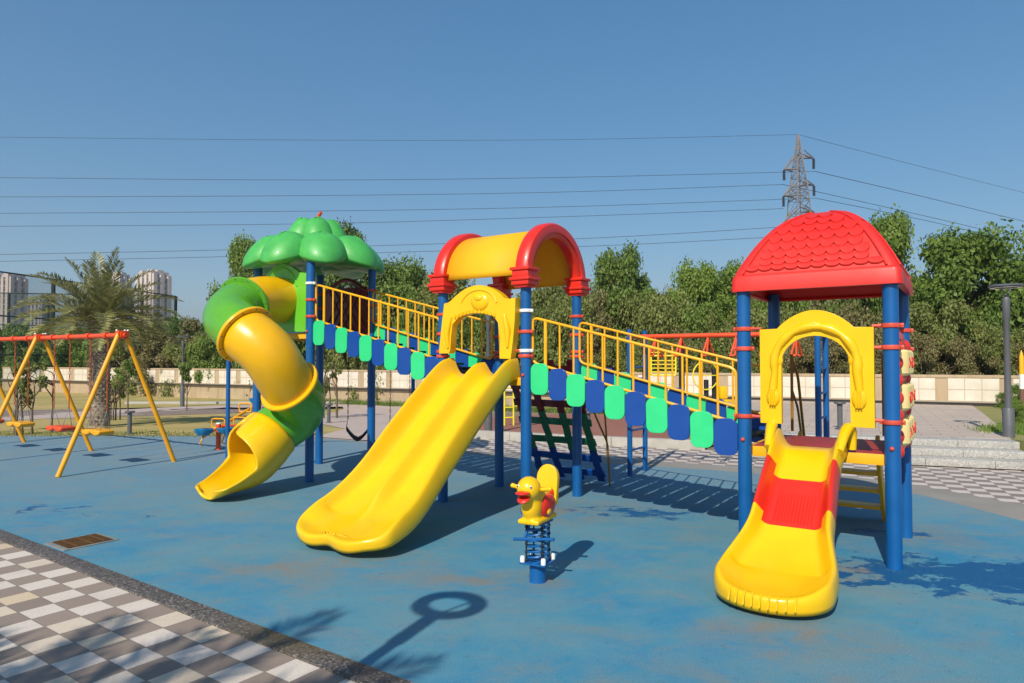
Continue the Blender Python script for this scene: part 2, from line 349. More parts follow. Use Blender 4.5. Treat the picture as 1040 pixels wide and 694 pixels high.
def ground_mat(name, stops, s1=0.5, s2=40, rough=0.95, bstr=0.5, specks=None):
    m, n, l, p = nodes_mat(name); tc = n.new('ShaderNodeTexCoord').outputs['Object']
    a = noise(n, l, tc, s1, 8, 0.65, 0.3); b = noise(n, l, tc, s2, 4, 0.7)
    f = mathn(n, l, 'ADD', mathn(n, l, 'MULTIPLY', a, 0.7), mathn(n, l, 'MULTIPLY', b, 0.3))
    c = ramp(n, l, f, stops); l.new(c, p.inputs['Base Color']); p.inputs['Roughness'].default_value = rough; p.inputs['Specular IOR Level'].default_value = 0.15
    bumpn(n, l, p, b, bstr, 0.02); return m
EARTH = ground_mat('dry_earth', [(0.3, (0.20, 0.16, 0.10)), (0.7, (0.30, 0.24, 0.16))])
LAWN = ground_mat('dry_lawn', [(0.32, (0.46, 0.33, 0.15)), (0.47, (0.42, 0.33, 0.13)), (0.56, (0.31, 0.27, 0.09)), (0.7, (0.42, 0.32, 0.13))], 0.45, 30)
GRASSR = ground_mat('green_lawn', [(0.35, (0.34, 0.28, 0.12)), (0.65, (0.20, 0.22, 0.07))], 0.9, 30)
PINKP = ground_mat('pink_paving', [(0.3, (0.42, 0.33, 0.29)), (0.7, (0.52, 0.42, 0.37))], 1.2, 60, 0.85, 0.2)
REDC = ground_mat('red_court', [(0.3, (0.26, 0.115, 0.085)), (0.7, (0.34, 0.155, 0.12))], 1.0, 60, 0.85, 0.2)
BAND = ground_mat('grey_screed', [(0.3, (0.235, 0.22, 0.20)), (0.7, (0.32, 0.30, 0.27))], 1.4, 80, 0.9, 0.2)
RPATH, n, l, p = nodes_mat('sandstone_paving')
tc = n.new('ShaderNodeTexCoord').outputs['Object']
br = n.new('ShaderNodeTexBrick'); br.inputs['Scale'].default_value = 1.0; br.inputs['Brick Width'].default_value = 0.6; br.inputs['Row Height'].default_value = 0.3; br.inputs['Mortar Size'].default_value = 0.008
br.inputs['Color1'].default_value = (0.52, 0.42, 0.34, 1); br.inputs['Color2'].default_value = (0.45, 0.355, 0.30, 1); br.inputs['Mortar'].default_value = (0.22, 0.175, 0.15, 1)
l.new(mapping(n, l, tc, rot=(0, 0, R(27))), br.inputs['Vector']); l.new(mixc(n, l, mathn(n, l, 'MULTIPLY', noise(n, l, tc, 3, 6), 0.35), br.outputs['Color'], (0.46, 0.38, 0.31)), p.inputs['Base Color']); p.inputs['Roughness'].default_value = 0.85

# ------------------------------------------------------------------ ground sheets
def sheet(name, poly, dz, m, kind='structure', follow=True):
    bm = B(); vs_ = [bm.verts.new((x, y, 0)) for x, y in poly]; bm.faces.new(vs_)
    bmesh.ops.triangulate(bm, faces=bm.faces[:])
    if follow:
        y0 = 15.0
        while y0 < 27:
            bmesh.ops.bisect_plane(bm, geom=bm.verts[:] + bm.edges[:] + bm.faces[:], plane_co=(0, y0, 0), plane_no=(0, 1, 0)); y0 += 1.0
    for v in bm.verts: v.co.z = (zg(v.co.y) if follow else 0) + dz
    bmesh.ops.recalc_face_normals(bm, faces=bm.faces[:])
    if sum(f.normal.z * f.calc_area() for f in bm.faces) < 0: bmesh.ops.reverse_faces(bm, faces=bm.faces[:])
    o = link(name, bm, m, smooth=False); o['kind'] = kind; return o
sheet('ground', [(-2500, -300), (2500, -300), (2500, 3500), (-2500, 3500)], -0.03, EARTH)
def spl(P, n=8): return [(v.x, v.y) for v in catmull([(a, b, 0) for a, b in P], n)]
kd = Vector((math.cos(KA), math.sin(KA), 0)); kn = Vector((-kd.y, kd.x, 0))     # along kerb, and away from camera (up-right)
K0 = Vector((-4.91, 6.54, 0))
def K(t, s): v = K0 + kd * t + kn * s; return (v.x, v.y)
edge_blue = spl([(5.6, 4.2), (5.35, 5.6), (5.1, 6.8), (4.83, 8.2), (4.2, 9.1), (3.0, 9.95), (1.2, 10.75), (-0.8, 11.7), (-2.7, 13.2), (-4.1, 14.05), (-6.5, 14.4), (-14, 14.5), (-30, 14.5)])
edge_pave = spl([(6.4, 4.0), (6.05, 5.6), (5.72, 7.3), (5.3, 8.6), (4.6, 9.55), (3.36, 10.4), (1.3, 11.35), (-0.7, 12.1), (-2.6, 13.5), (-4.1, 14.25), (-6.5, 14.55), (-14, 14.65), (-30, 14.65)])
rub = [K(-30, 0), K(9, 0)] + [(5.8, 0.5)] + edge_blue
sheet('rubber_surface', rub, 0.0, RUBBER)
sheet('concrete_band', [K(9, 0)[:2], (7.5, -1.0)] + edge_pave + [(-30, 13)] + [(-6, 12)] + [(0, 8)], -0.006, BAND)
sheet('tiled_pavement', [K(-30, -0.15), K(14, -0.15), K(14, -9), K(-30, -9)], 0.0, TILE, follow=False)
plaza = [(7.2, -2)] + edge_pave + [(-30, 15.5), (-4.2, 15.6), (-2.0, 15.2), (-1.0, 14.3), (1.9, 13.0), (3.5, 12.4), (8.5, 10.6), (14, 8.0), (14, -2)]
sheet('plaza', plaza, -0.014, PAVE)
sheet('lawn', [(-34, 14.6), (-6.5, 14.6), (-4.1, 14.3), (-3.9, 16.0), (-5.8, 19.0), (-6.4, 26.0), (-9.0, 33.5), (-34, 44)], -0.004, LAWN)
def ribbon(pts, w):
    c = catmull([(x, y, 0) for x, y in pts], 6); T_, N_0, B_0 = ring_frames(c); A = [p_ + Vector((t.y, -t.x, 0)) * w / 2 for p_, t in zip(c, T_)]; Q = [p_ - Vector((t.y, -t.x, 0)) * w / 2 for p_, t in zip(c, T_)]
    return [(v.x, v.y) for v in A] + [(v.x, v.y) for v in reversed(Q)]
sheet('curved_path', ribbon([(-34, 18.6), (-19, 18.5), (-15.2, 19.4), (-14.2, 21.6), (-14.4, 24), (-12.8, 26.6), (-9.5, 28.0), (-5.5, 28.2)], 1.7), 0.002, PINKP)
sheet('pink_path', [(-4.1, 14.3), (-3.1, 13.75), (-1.6, 12.9), (-1.0, 14.3), (-0.7, 15.5), (-0.8, 21), (-2.5, 27.6), (-7.5, 30), (-6.4, 26.0), (-5.8, 19.0), (-3.9, 16.0)], 0.004, PINKP)
sheet('red_court', [(-0.95, 14.35), (1.9, 13.1), (3.5, 12.5), (5.4, 15.0), (6.5, 21.0), (2, 23.5), (-0.8, 21.0)], 0.006, REDC)
# far path kerb line across the lawn
bm = B(); box(bm, (-11.0, 29.3, zg(29) + 0.04), (11.0, 0.3, 0.1), bev=0.01); o = link('far_kerb', bm, CONC); o['kind'] = 'structure'; o.name = 'path_kerb'
# kerbs
def kerb(name, pts, w, h, m, z0=0):
    bm = B(); pts = [Vector((x, y, 0)) for x, y in pts]
    for i in range(len(pts) - 1):
        a, b = pts[i], pts[i + 1]; d = (b - a); L = d.length; rot = Matrix.Rotation(math.atan2(d.y, d.x), 3, 'Z')
        k = max(1, int(L / 0.9))
        for j in range(k):
            c = a + d * ((j + 0.5) / k); box(bm, (c.x, c.y, z0 + h / 2 - 0.05), (L / k - 0.004, w, h + 0.1), rot, 0.006)
    o = link(name, bm, m); o['kind'] = 'structure'; return o
kerb('granite_kerb', [K(-20, -0.075), K(10, -0.075)], 0.15, 0.012, KERBM)
kerb('court_kerb', [(-0.98, 14.28), (1.9, 13.0), (3.5, 12.4)], 0.16, 0.15, CONC)

# ------------------------------------------------------------------ raised walk with steps (right)
d1 = Vector((1.36, -0.5, 0)).normalized(); n1v = Vector((-d1.y, d1.x, 0)); S0 = Vector((3.75, 11.35, 0))
WP = Vector((-19.2, 36.0, 0)); WQ = Vector((12.3, 19.4, 0)); wd = (WQ - WP).normalized(); wnrm = Vector((wd.y, -wd.x, 0))  # towards camera
t_ = thing('granite_steps', 'three low speckled granite steps leading up to the sandstone walkway', 'steps', (S0.x, S0.y, 0), math.atan2(d1.y, d1.x))
for i in range(3):
    bm = B(); L = 4.5 - (0.0 if i == 0 else 0.42)
    for j in range(5): box(bm, (L * (j + .5) / 5 , 0.3 * i + 0.6, 0.0575 + 0.115 * i - 0.0), (L / 5 - 0.004, 1.2, 0.115 - 0.002), None, 0.006)
    link('step', bm, STEPM, t_)
def Spt(a, b): v = S0 + d1 * a + n1v * b; return (v.x, v.y)
def Wpt(s, off=0.0): v = WP + wd * s + wnrm * off; return v
LW = (WQ - WP).length
bm = B(); poly = [Spt(0, 1.0), Spt(4.08, 1.0)] + [(9.6, 13.6), (11.5, 16.8)] + [(Wpt(LW + 0.6, .3).x, Wpt(LW + 0.6, .3).y), (Wpt(LW - 9.5, .3).x, Wpt(LW - 9.5, .3).y)] + [(5.4, 15.0)]
vs_ = [bm.verts.new((x, y, 0.349)) for x, y in poly]; f = bm.faces.new(vs_); r_ = bmesh.ops.extrude_face_region(bm, geom=[f])
for v in r_['geom']:
    if isinstance(v, bmesh.types.BMVert): v.co.z -= 0.7
bmesh.ops.recalc_face_normals(bm, faces=bm.faces[:])
o = link('raised_walkway', bm, RPATH, smooth=False); o['kind'] = 'structure'
bm = B(); poly = [Spt(4.1, 1.2), Spt(4.6, 0.1), Spt(9, 0), (18, 9), (22, 14.2), (Wpt(LW + 8, .25).x, Wpt(LW + 8, .25).y), (Wpt(LW + 0.6, .25).x, Wpt(LW + 0.6, .25).y), (11.5, 16.8), (9.6, 13.6)]
vs_ = [bm.verts.new((x, y, 0.335)) for x, y in poly]; f = bm.faces.new(vs_); r_ = bmesh.ops.extrude_face_region(bm, geom=[f])
for v in r_['geom']:
    if isinstance(v, bmesh.types.BMVert): v.co.z -= 0.7
bmesh.ops.recalc_face_normals(bm, faces=bm.faces[:])
bmesh.ops.triangulate(bm, faces=bm.faces[:])
o = link('grass_bank', bm, GRASSR, smooth=False); o['kind'] = 'structure'

# ------------------------------------------------------------------ boundary wall
WALLM = mat('tan_render', (0.44, 0.335, 0.215), 0.9, 0.2, var=0.09, vscale=1.2, bump=0.2, bscale=30, detail=8)
WALLM_n = WALLM.node_tree
_n, _l = WALLM_n.nodes, WALLM_n.links
_tc = _n.new('ShaderNodeTexCoord').outputs['Object']; _st = noise(_n, _l, mapping(_n, _l, _tc, sc=(3.5, 3.5, .45)), 1.6, 7, .7)
_b = _n['Principled BSDF'].inputs['Base Color']; _src = _b.links[0].from_socket
_l.new(mixc(_n, _l, ramp(_n, _l, _st, [(.5, (0, 0, 0)), (.72, (.55, .55, .55))]), _src, (.22, .16, .10)), _b)
WTILE = mat('cream_wall_tile', (0.72, 0.68, 0.58), 0.5, 0.4, col2=(.60, .52, .41), vscale=1.8, detail=8)
GROUT = mat('wall_grout', (0.42, 0.34, 0.24), 0.8, 0.2)
DPIPE = mat('dark_pipe', (0.07, 0.065, 0.06), 0.5, 0.4)
wall = thing('boundary_wall', 'long low tan boundary wall with cream tiled panels behind the playground', 'wall', (WP.x, WP.y, 0), math.atan2(wd.y, wd.x))
x0w, x1w = -14.0, LW + 9
bm = B(); box(bm, ((x0w + x1w) / 2, 0.0, 0.35), (x1w - x0w, 0.22, 1.5)); link('wall_base', bm, WALLM, wall, False)
bm = B(); box(bm, ((x0w + x1w) / 2, 0.0, 1.145), (x1w - x0w, 0.27, 0.085), bev=0.01); link('coping', bm, WALLM, wall)
bm = B(); box(bm, ((x0w + x1w) / 2, -0.15, 0.435), (x1w - x0w, 0.08, 0.04), bev=0.005); link('ledge', bm, GROUT, wall)
bm = B(); tube(bm, [(x0w, -0.21, 0.36), (x1w, -0.21, 0.36)], 0.018, 6); tube(bm, [(x0w, -0.21, 0.41), (x1w, -0.21, 0.41)], 0.018, 6); link('pipe', bm, DPIPE, wall)
s = x0w + 0.15; k = 0; panel_me = None
while s < x1w - 1.4:
    if panel_me is None:
        bm = B(); box(bm, (0.6, -0.113, 0.775), (1.22, 0.02, 0.655), mi=1)
        for i in range(3):
            for j in range(2): box(bm, (0.2 + 0.4 * i, -0.122, 0.615 + 0.32 * j), (0.386, 0.02, 0.306), bev=0.003)
        o = link('tile_panel', bm, [WTILE, GROUT], wall, False); panel_me = o.data; o.location = (s, 0, 0)
    else:
        o = bpy.data.objects.new('tile_panel', panel_me); C.objects.link(o); o.parent = wall; o.location = (s, 0, 0)
    s += 1.2 + 0.27 + 0.03; k += 1

# ------------------------------------------------------------------ playground set
PA = math.atan2(-0.555, 0.832)
PS = thing('playground_set', 'big blue posted playground set with three roofed towers, sloping bridges and yellow slides', 'play structure', (2.944, 5.3, 0), PA)
def P(a, b, z): return Vector((-a, b, z))
T0, T1, T2, T3, T4, T5 = 0.0, 1.12, 3.362, 4.482, 6.752, 7.872
W = 1.12; PR = 0.057
CL = mat('red_clamp_enamel', (0.62, 0.075, 0.04), 0.4, 0.5, var=0.3, vscale=9)
def post(a, b, top, clamps, white=()):
    o = link('post', (lambda bm: (lathe(bm, [(0.0, 0), (PR + .0, 0), (PR, 0.02), (PR, top - 0.01), (PR - 0.01, top), (0, top)], (0, 0, 0), 28), bm)[1])(B()), POSTB, PS)
    o.location = P(a, b, 0)
    for z in clamps:
        bm = B(); lathe(bm, [(PR + .001, z - .018), (PR + .011, z - .015), (PR + .014, z), (PR + .011, z + .015), (PR + .001, z + .018)], (0, 0, 0), 24)
        for s_ in (-1, 1):
            box(bm, (s_ * (PR + .018), 0, z), (0.03, 0.03, 0.034), None, .006)
        for s_ in (-1, 1): ball(bm, (s_ * (PR + .018), -.014, z), .008, u=8, v=6)
        link('clamp', bm, WHITE if z in white else CL, o)
    bm = B(); ball(bm, (0, -PR - .004, clamps[-1] - 0.2 if clamps else 1), .018, u=10, v=8); link('bolt_cap', bm, CL, o)
    return o
# right tower
for (a, b) in ((T0, 0), (T1, 0), (T0, W), (T1, W)): post(a, b, 2.26, [1.87, 1.70, 1.12] if b == 0 else [1.87, 1.70])
# middle tower
for (a, b) in ((T2, 0), (T3, 0), (T2, W), (T3, W)): post(a, b, 2.42, [2.12, 1.90, 1.70, 1.645], white=(2.12, 1.70) if (a, b) == (T2, 0) else ())
# left tower
for (a, b) in ((T4, 0), (T5, 0), (T4, W), (T5, W)): post(a, b, 3.12, [2.62, 2.40, 2.18], white=(2.62,) if b == 0 else ())
# decks
def deck(a0, a1, z, m=DECKR):
    bm = B(); cx = (a0 + a1) / 2
    box(bm, P(cx, W / 2, z - 0.012), (1.02, 1.04, 0.024), bev=.004, mi=1)
    for b in (0.03, W - 0.03): box(bm, P(cx, b, z - 0.045), (1.0, 0.035, 0.085), bev=.005)
    for a in (a0 + .03, a1 - .03): box(bm, P(a, W / 2, z - 0.045), (0.035, 0.98, 0.085), bev=.005)
    return link('deck', bm, [RAILY, m], PS)
deck(T0, T1, 0.865); deck(T2, T3, 1.42); deck(T4, T5, 1.975)

# sloping bridges
def bridge(a_lo, a_hi, z_lo, z_hi):
    bo = bpy.data.objects.new('bridge', None)
    bm = B(); L = a_hi - a_lo; n_ = 10
    for i in range(n_):
        a = a_lo + L * (i + .5) / n_; z = z_lo + (z_hi - z_lo) * (i + .5) / n_
        box(bm, P(a, W / 2, z - 0.18), (L / n_ - .012, 0.94, 0.03), Matrix.Rotation(0, 3, 'Y'), .006)
    for b in (0.12, W - .12):
        pa, pb = P(a_lo - .05, b, z_lo - .22), P(a_hi + .05, b, z_hi - .22); tube(bm, [pa, pb], .02, 8)
    br_ = link('bridge', bm, BLK, PS); br_['label'] = 'sloping walkway with yellow railings and hanging green and blue plates'
    sl = (z_hi - z_lo) / L
    for b in (0.04, W - 0.04):
        bm = B(); h = 0.475
        A0, A1 = a_lo + 0.02, a_hi - 0.0
        zz = lambda a: z_lo + sl * (a - a_lo)
        loop = fillet([P(A0, b, zz(A0)), P(A1, b, zz(A1)), P(A1, b, zz(A1) + h), P(A0, b, zz(A0) + h)], .07, 5, True)
        tube(bm, loop, .014, 8, closed=True)
        for i in range(1, 13):
            a = A0 + (A1 - A0) * i / 13; tube(bm, [P(a, b, zz(a)), P(a, b, zz(a) + h)], .0105, 7)
        a = A0 + (A1 - A0) * .93; tube(bm, [P(a, b, zz(a)), P(a, b, zz(a) + h)], .012, 7)
        link('railing', bm, RAILY, br_)
    for b in (0.035, W - 0.035):
        for i in range(n_):
            a = a_lo + L * (i + .5) / n_; z = z_lo + (z_hi - z_lo) * (i + .5) / n_ + 0.004
            w = L / n_ * .985; h = .31; r_ = .07; pts = []
            for (cx, cz, a0) in ((w / 2 - r_, -h + r_, -90), (w / 2 - r_, -r_ * .8, 0), (-w / 2 + r_, -r_ * .8, 90), (-w / 2 + r_, -h + r_, 180)):
                rr = r_
                for q in range(6): an = R(a0 + 90 * q / 5); pts.append((cx + rr * math.cos(an), cz + rr * math.sin(an)))
            sg = -1 if b < .5 else 1; nb = b + sg * 0.030 + (0.004 if i % 2 else 0) * sg
            bm = B(); prism(bm, pts, 0.022, Matrix.Translation(P(a, nb, z)) @ Matrix.Rotation(R(random.uniform(-1.2, 1.2)), 4, 'Y'))
            bmesh.ops.recalc_face_normals(bm, faces=bm.faces[:])
            o = link('side_plate', bm, PGREEN if i % 2 else PBLUE, br_); mod_bevel(o, .007, 2)
    return br_
b1 = bridge(T1 + .06, T2 - .06, 1.045, 1.575)
b2 = bridge(T3 + .06, T4 - .06, 1.60, 2.13)

# ---- slides: an outline rolled into a rim, filled with a bed, laid along a curved path
def slide_mesh(path, wfun, s_tip, ax, ridge=None, rimh=0.1, nrow=60, ncross=16, mats=(YEL,), midx=None, twist=None, fl=0.12, tipk=2.6, bell=None, rimw=1.0):
    cp = catmull([(0, b, z) for b, z in path], 14)
    S = [0]
    for i in range(1, len(cp)): S.append(S[-1] + (cp[i] - cp[i - 1]).length)
    Ltot = S[-1]
    def at_s(s):
        s = min(max(s, 0), Ltot); i = max(j for j in range(len(S)) if S[j] <= s + 1e-9); i = min(i, len(S) - 2)
        t = (s - S[i]) / (S[i + 1] - S[i]); p = cp[i].lerp(cp[i + 1], t)
        def tg(q): q = min(max(q, 0), len(cp) - 2); return (cp[q + 1] - cp[q]).normalized()
        T = tg(i).lerp(tg(i + 1), t).normalized(); N = Vector((0, T.z, -T.y)); N = -N if N.z < 0 else N
        return p, T, N
    # half outline: (x>0, s)
    pts = []
    Ls = Ltot - s_tip
    for i in range(nrow + 1): s = Ls * i / nrow; pts.append(Vector((wfun(s / Ltot), s)))
    wt = wfun(Ls / Ltot); K_ = 26
    for i in range(1, K_ + 1):
        th = math.pi / 2 * i / K_; c_, s_ = math.cos(th), math.sin(th)
        pts.append(Vector((wt * (abs(c_) ** (2 / tipk)), Ls + s_tip * (abs(s_) ** (2 / tipk)))))
    if bell:
        for q in pts: q.y += bell(q.x) * max(0, min(1, (q.y - Ls + .25) / .4))
    nr = []
    for i in range(len(pts)):
        a = pts[max(0, i - 1)]; b = pts[min(len(pts) - 1, i + 1)]; t = (b - a); t = t.normalized() if t.length > 1e-7 else Vector((-1, 0)); nr.append(Vector((t.y, -t.x)))
    nr[-1] = Vector((0, 1))
    prof = [(0.004, -0.06), (-0.004, 0.0), (0.002, .55), (0.012, .86), (0.028, 1.0), (0.046, .93), (0.066, .62), (0.088, .27), (0.112, .07), (0.14, 0.0)]
    bm = B(); rows = []
    def pos(x, s, h):
        so = s - Ltot; p, T, N = at_s(s)
        if so > 0: p = p + T * so
        hh = h + (ridge(x, s / Ltot) if ridge else 0)
        q = p + N * hh
        return P(ax - x, q.y, q.z) if False else Vector((-ax + x, q.y, q.z))
    for i, (o_, nn) in enumerate(zip(pts, nr)):
        left = []
        rh = rimh(o_.y / Ltot) if callable(rimh) else rimh
        for (off, hf) in prof:
            q = o_ - nn * off * rimw; q.x = max(q.x, 0.0) ; h = hf * rh if hf >= 0 else hf
            left.append((q.x, q.y, h))
        lx, ls, _ = left[-1]
        mid = []
        for k in range(1, ncross): x = lx * (1 - 2 * k / ncross); mid.append((x, ls, 0.0))
        row = [(x, s, h) for x, s, h in left] + mid + [(-x, s, h) for x, s, h in reversed(left)]
        rows.append([bm.verts.new(pos(*t)) for t in row])
    for i in range(len(rows) - 1):
        for k in range(len(rows[0]) - 1):
            f = bm.faces.new((rows[i][k], rows[i][k + 1], rows[i + 1][k + 1], rows[i + 1][k]))
            if midx:
                q = midx((pts[i].y + pts[i + 1].y) / 2 / Ltot, 1 if (k < 7 or k > len(rows[0]) - 9) else 0); f.material_index = q
    tipv = [v for rw in rows[nrow - 6:] for v in rw[len(prof) - 4:len(rw) - len(prof) + 4]]
    bmesh.ops.remove_doubles(bm, verts=bm.verts[:], dist=0.0015)
    tipv = [v for v in tipv if v.is_valid]
    for _ in range(60): bmesh.ops.smooth_vert(bm, verts=tipv, factor=.5, use_axis_x=True, use_axis_y=True, use_axis_z=True)
    bmesh.ops.recalc_face_normals(bm, faces=bm.faces[:])
    if sum(f.normal.z * f.calc_area() for f in bm.faces) < 0: bmesh.ops.reverse_faces(bm, faces=bm.faces[:])
    return bm
def finish_slide(name, bm, mats, parent, th=0.012):
    o = link(name, bm, list(mats), parent)
    q = o.modifiers.new('sub', 'SUBSURF'); q.levels = 1; q.render_levels = 1
    m = o.modifiers.new('sol', 'SOLIDIFY'); m.thickness = th; m.offset = -1
    o.data.shade_smooth(); return o
# single slide on the right tower
def w1(t):
    return 0.275 + 0.02 * t + 0.085 * sstep(0.48, 0.78, t) - 0.012 * sstep(.0, .2, t) * (1 - sstep(.2, .5, t))
bm = slide_mesh([(0.04, .885), (-.14, .86), (-.42, .66), (-.78, .36), (-1.08, .19), (-1.35, .12), (-1.64, .095)], w1, .33, .595, rimh=lambda t: 0.15 - 0.05 * sstep(.3, .8, t) - 0.055 * sstep(.86, 1.0, t), midx=lambda t, e: 1 if 0.26 - .06 * e < t < 0.50 - .05 * e else 0, tipk=2.1, rimw=.9)
sl1 = finish_slide('slide', bm, (YEL, RED), PS); sl1['label'] = 'single yellow slide with a red middle section'
bm = B()
for i in range(9):
    x = -.2 + i * .05; s = -1.675 + 0.045 * (abs(x) / .2) ** 2.4; tube(bm, [Vector((-.595 + x, s + .05, .148)), Vector((-.595 + x, s + .012, .128)), Vector((-.595 + x, s - .008, .08))], .006, 6)
link('lip_rib', bm, YEL, sl1)
for sd in (-1, 1):
    bm = B(); pts = catmull([(-.595 + sd * .31, .02, .885), (-.595 + sd * .305, .02, 1.01), (-.595 + sd * .29, -.03, 1.06), (-.595 + sd * .275, -.16, 1.01), (-.595 + sd * .262, -.30, .90)], 6)
    tube(bm, pts, [0.03 + .016 * math.sin(math.pi * i / (len(pts) - 1)) for i in range(len(pts))], 12); link('side_grip', bm, YEL, sl1)
bm = B()
for i in range(12):
    x = -.13 + i * .0235
    tube(bm, [Vector((-.595 + x, -.52, .583)), Vector((-.595 + x, -.62, .5)), Vector((-.595 + x, -.72, .417))], .0035, 5)
link('tread_rib', bm, RED, sl1)
# double slide on the middle tower
def w2(t): return 0.46 + 0.02 * t + 0.07 * sstep(.55, .9, t)
def rid(x, t):
    g = math.exp(-(x / 0.062) ** 2); return g * 0.125 * (1 - sstep(.68, .90, t)) - 0.02 * math.sin(math.pi * min(1, abs(x) / .4))
bm = slide_mesh([(0.06, 1.46), (-.14, 1.42), (-.50, 1.15), (-.95, .78), (-1.35, .46), (-1.68, .255), (-1.96, .165), (-2.17, .13)], w2, .24, 3.93, ridge=rid, rimh=lambda t: 0.175 - 0.05 * sstep(.4, .8, t) - 0.09 * sstep(.84, 1.0, t), nrow=80, ncross=36, tipk=2.7, bell=lambda x: 0.04 * math.sin(math.pi * min(1, abs(x) / .5)) )
sl2 = finish_slide('slide', bm, (YEL,), PS); sl2['label'] = 'wide double lane yellow slide under the barrel roof'

# ---- arch panels
def arch_outline(w, h, crown, leg, oh, shoulder, ow=None):
    """x centred, z from 0; shoulders at h, crown above, opening between the legs"""
    pts = [(-w / 2, 0), (-w / 2, h)]
    xs = w / 2 - shoulder
    pts.append((-xs, h + .004))
    for i in range(1, 16): t = -1 + 2 * i / 16; pts.append((xs * t, h + crown * (math.cos(t * math.pi / 2) ** 0.8)))
    pts += [(xs, h + .004), (w / 2, h), (w / 2, 0)]
    iw = w / 2 - leg
    pts += [(iw, 0)]
    for i in range(0, 19): an = math.pi * i / 18; pts.append((iw * math.cos(an), oh - iw * .9 + iw * .9 * math.sin(an)))
    pts += [(-iw, 0)]
    return pts
bm = B(); prism(bm, arch_outline(.86, .79, .15, .17, .73, .14), .055, Matrix.Translation(P(.545, -.02, 1.07)))
bmesh.ops.recalc_face_normals(bm, faces=bm.faces[:])
ap1 = link('arch_panel', bm, YEL, PS); mod_bevel(ap1, .014, 3)
bm = B()
ctr = P(.545, -.05, 1.07 + .73 - .234)
pts = [ctr + Vector((.315 * math.cos(R(q)), 0, .31 * math.sin(R(q)))) for q in range(-10, 191, 10)]
pts = [ctr + Vector((.33, 0, -.25))] + pts + [ctr + Vector((-.33, 0, -.25))]
tube(bm, pts, [.028 + .012 * abs(math.sin(i * .9)) for i in range(len(pts))], 10)
for s_ in (-1, 1):
    ball(bm, ctr + Vector((s_ * .325, -.003, -.27)), .055, (1, .55, 1.5), u=14, v=10)
    for k in range(3): tube(bm, [ctr + Vector((s_ * .325 + (k - 1) * .02, -.034, -.34)), ctr + Vector((s_ * .325 + (k - 1) * .014, -.036, -.21))], .006, 5)
    ball(bm, ctr + Vector((s_ * .30, .012, .05)), .05, (1, .5, 1.4), Matrix.Rotation(s_ * .5, 3, 'Y'))
    tube(bm, [ctr + Vector((s_ * .36, .018, .26)), ctr + Vector((s_ * .30, .018, .22)), ctr + Vector((s_ * .33, .018, .17))], .009, 6)
tube(bm, [ctr + Vector((-.1, .0, .30)), ctr + Vector((0, -.01, .33)), ctr + Vector((.12, .0, .29))], .022, 8)
link('relief', bm, YEL, ap1)
bm = B()
for (a0, a1, z) in ((T0, .13, 1.87), (T0, .15, 1.13), (.97, T1, 1.87), (.97, T1, 1.12), (T0, .13, 1.70)):
    tube(bm, [P(a0, -.01, z), P(a1, -.01, z)], .013, 8)
link('panel_bracket', bm, CL, ap1)
# middle tower arch panel: leans out, waisted opening, domed top with a round boss
o2 = [(-.53, .06), (-.53, .10), (-.50, .34), (-.46, .62), (-.40, .63)]
for i in range(0, 15): t = -1 + 2 * i / 14; o2.append((.36 * t, .64 + .16 * math.cos(t * math.pi / 2) ** .8))
o2 += [(.42, .63), (.50, .64), (.49, .40), (.47, .20), (.44, .0), (.30, .0), (.31, .22), (.28, .38), (.22, .455), (.12, .49), (0, .50), (-.14, .49), (-.26, .455), (-.34, .38), (-.36, .24), (-.37, .10), (-.39, .06)]
bm = B(); prism(bm, o2, .10, Matrix.Translation(P(3.93, -.05, 1.615)))
bmesh.ops.recalc_face_normals(bm, faces=bm.faces[:])
ap2 = link('arch_panel', bm, YEL, PS); mod_bevel(ap2, .03, 4)
bm = B(); c0 = P(3.93, -.10, 1.615)
ball(bm, c0 + Vector((.04, 0, .62)), .105, (1.15, .35, .95)); ball(bm, c0 + Vector((.04, -.028, .655)), .045, (1.2, .5, .8))
pts = [c0 + Vector((.25 * math.cos(R(q)) + .02, .0, .55 + .20 * math.sin(R(q)))) for q in range(15, 171, 12)]; tube(bm, pts, .012, 8)
for k in range(12): t = -1 + 2 * k / 11; tube(bm, [c0 + Vector((.27 * t - .03, .0, .50 - .05 * t * t)), c0 + Vector((.26 * t - .03, -.004, .535 - .05 * t * t))], .016, 6)
for s_ in (-1, 1): tube(bm, [c0 + Vector((s_ * .40, .0, .12)), c0 + Vector((s_ * .41, -.01, .30)), c0 + Vector((s_ * .36, .0, .47))], [.018, .035, .02], 10)
link('relief', bm, YEL, ap2)
bm = B()
for (a0, a1, z) in ((T2, T2 + .12, 1.70), (T3 - .12, T3, 1.70), (T2, T2 + .12, 2.12)): tube(bm, [P(a0, -.01, z), P(a1, -.01, z)], .014, 8)
link('panel_bracket', bm, CL, ap2)

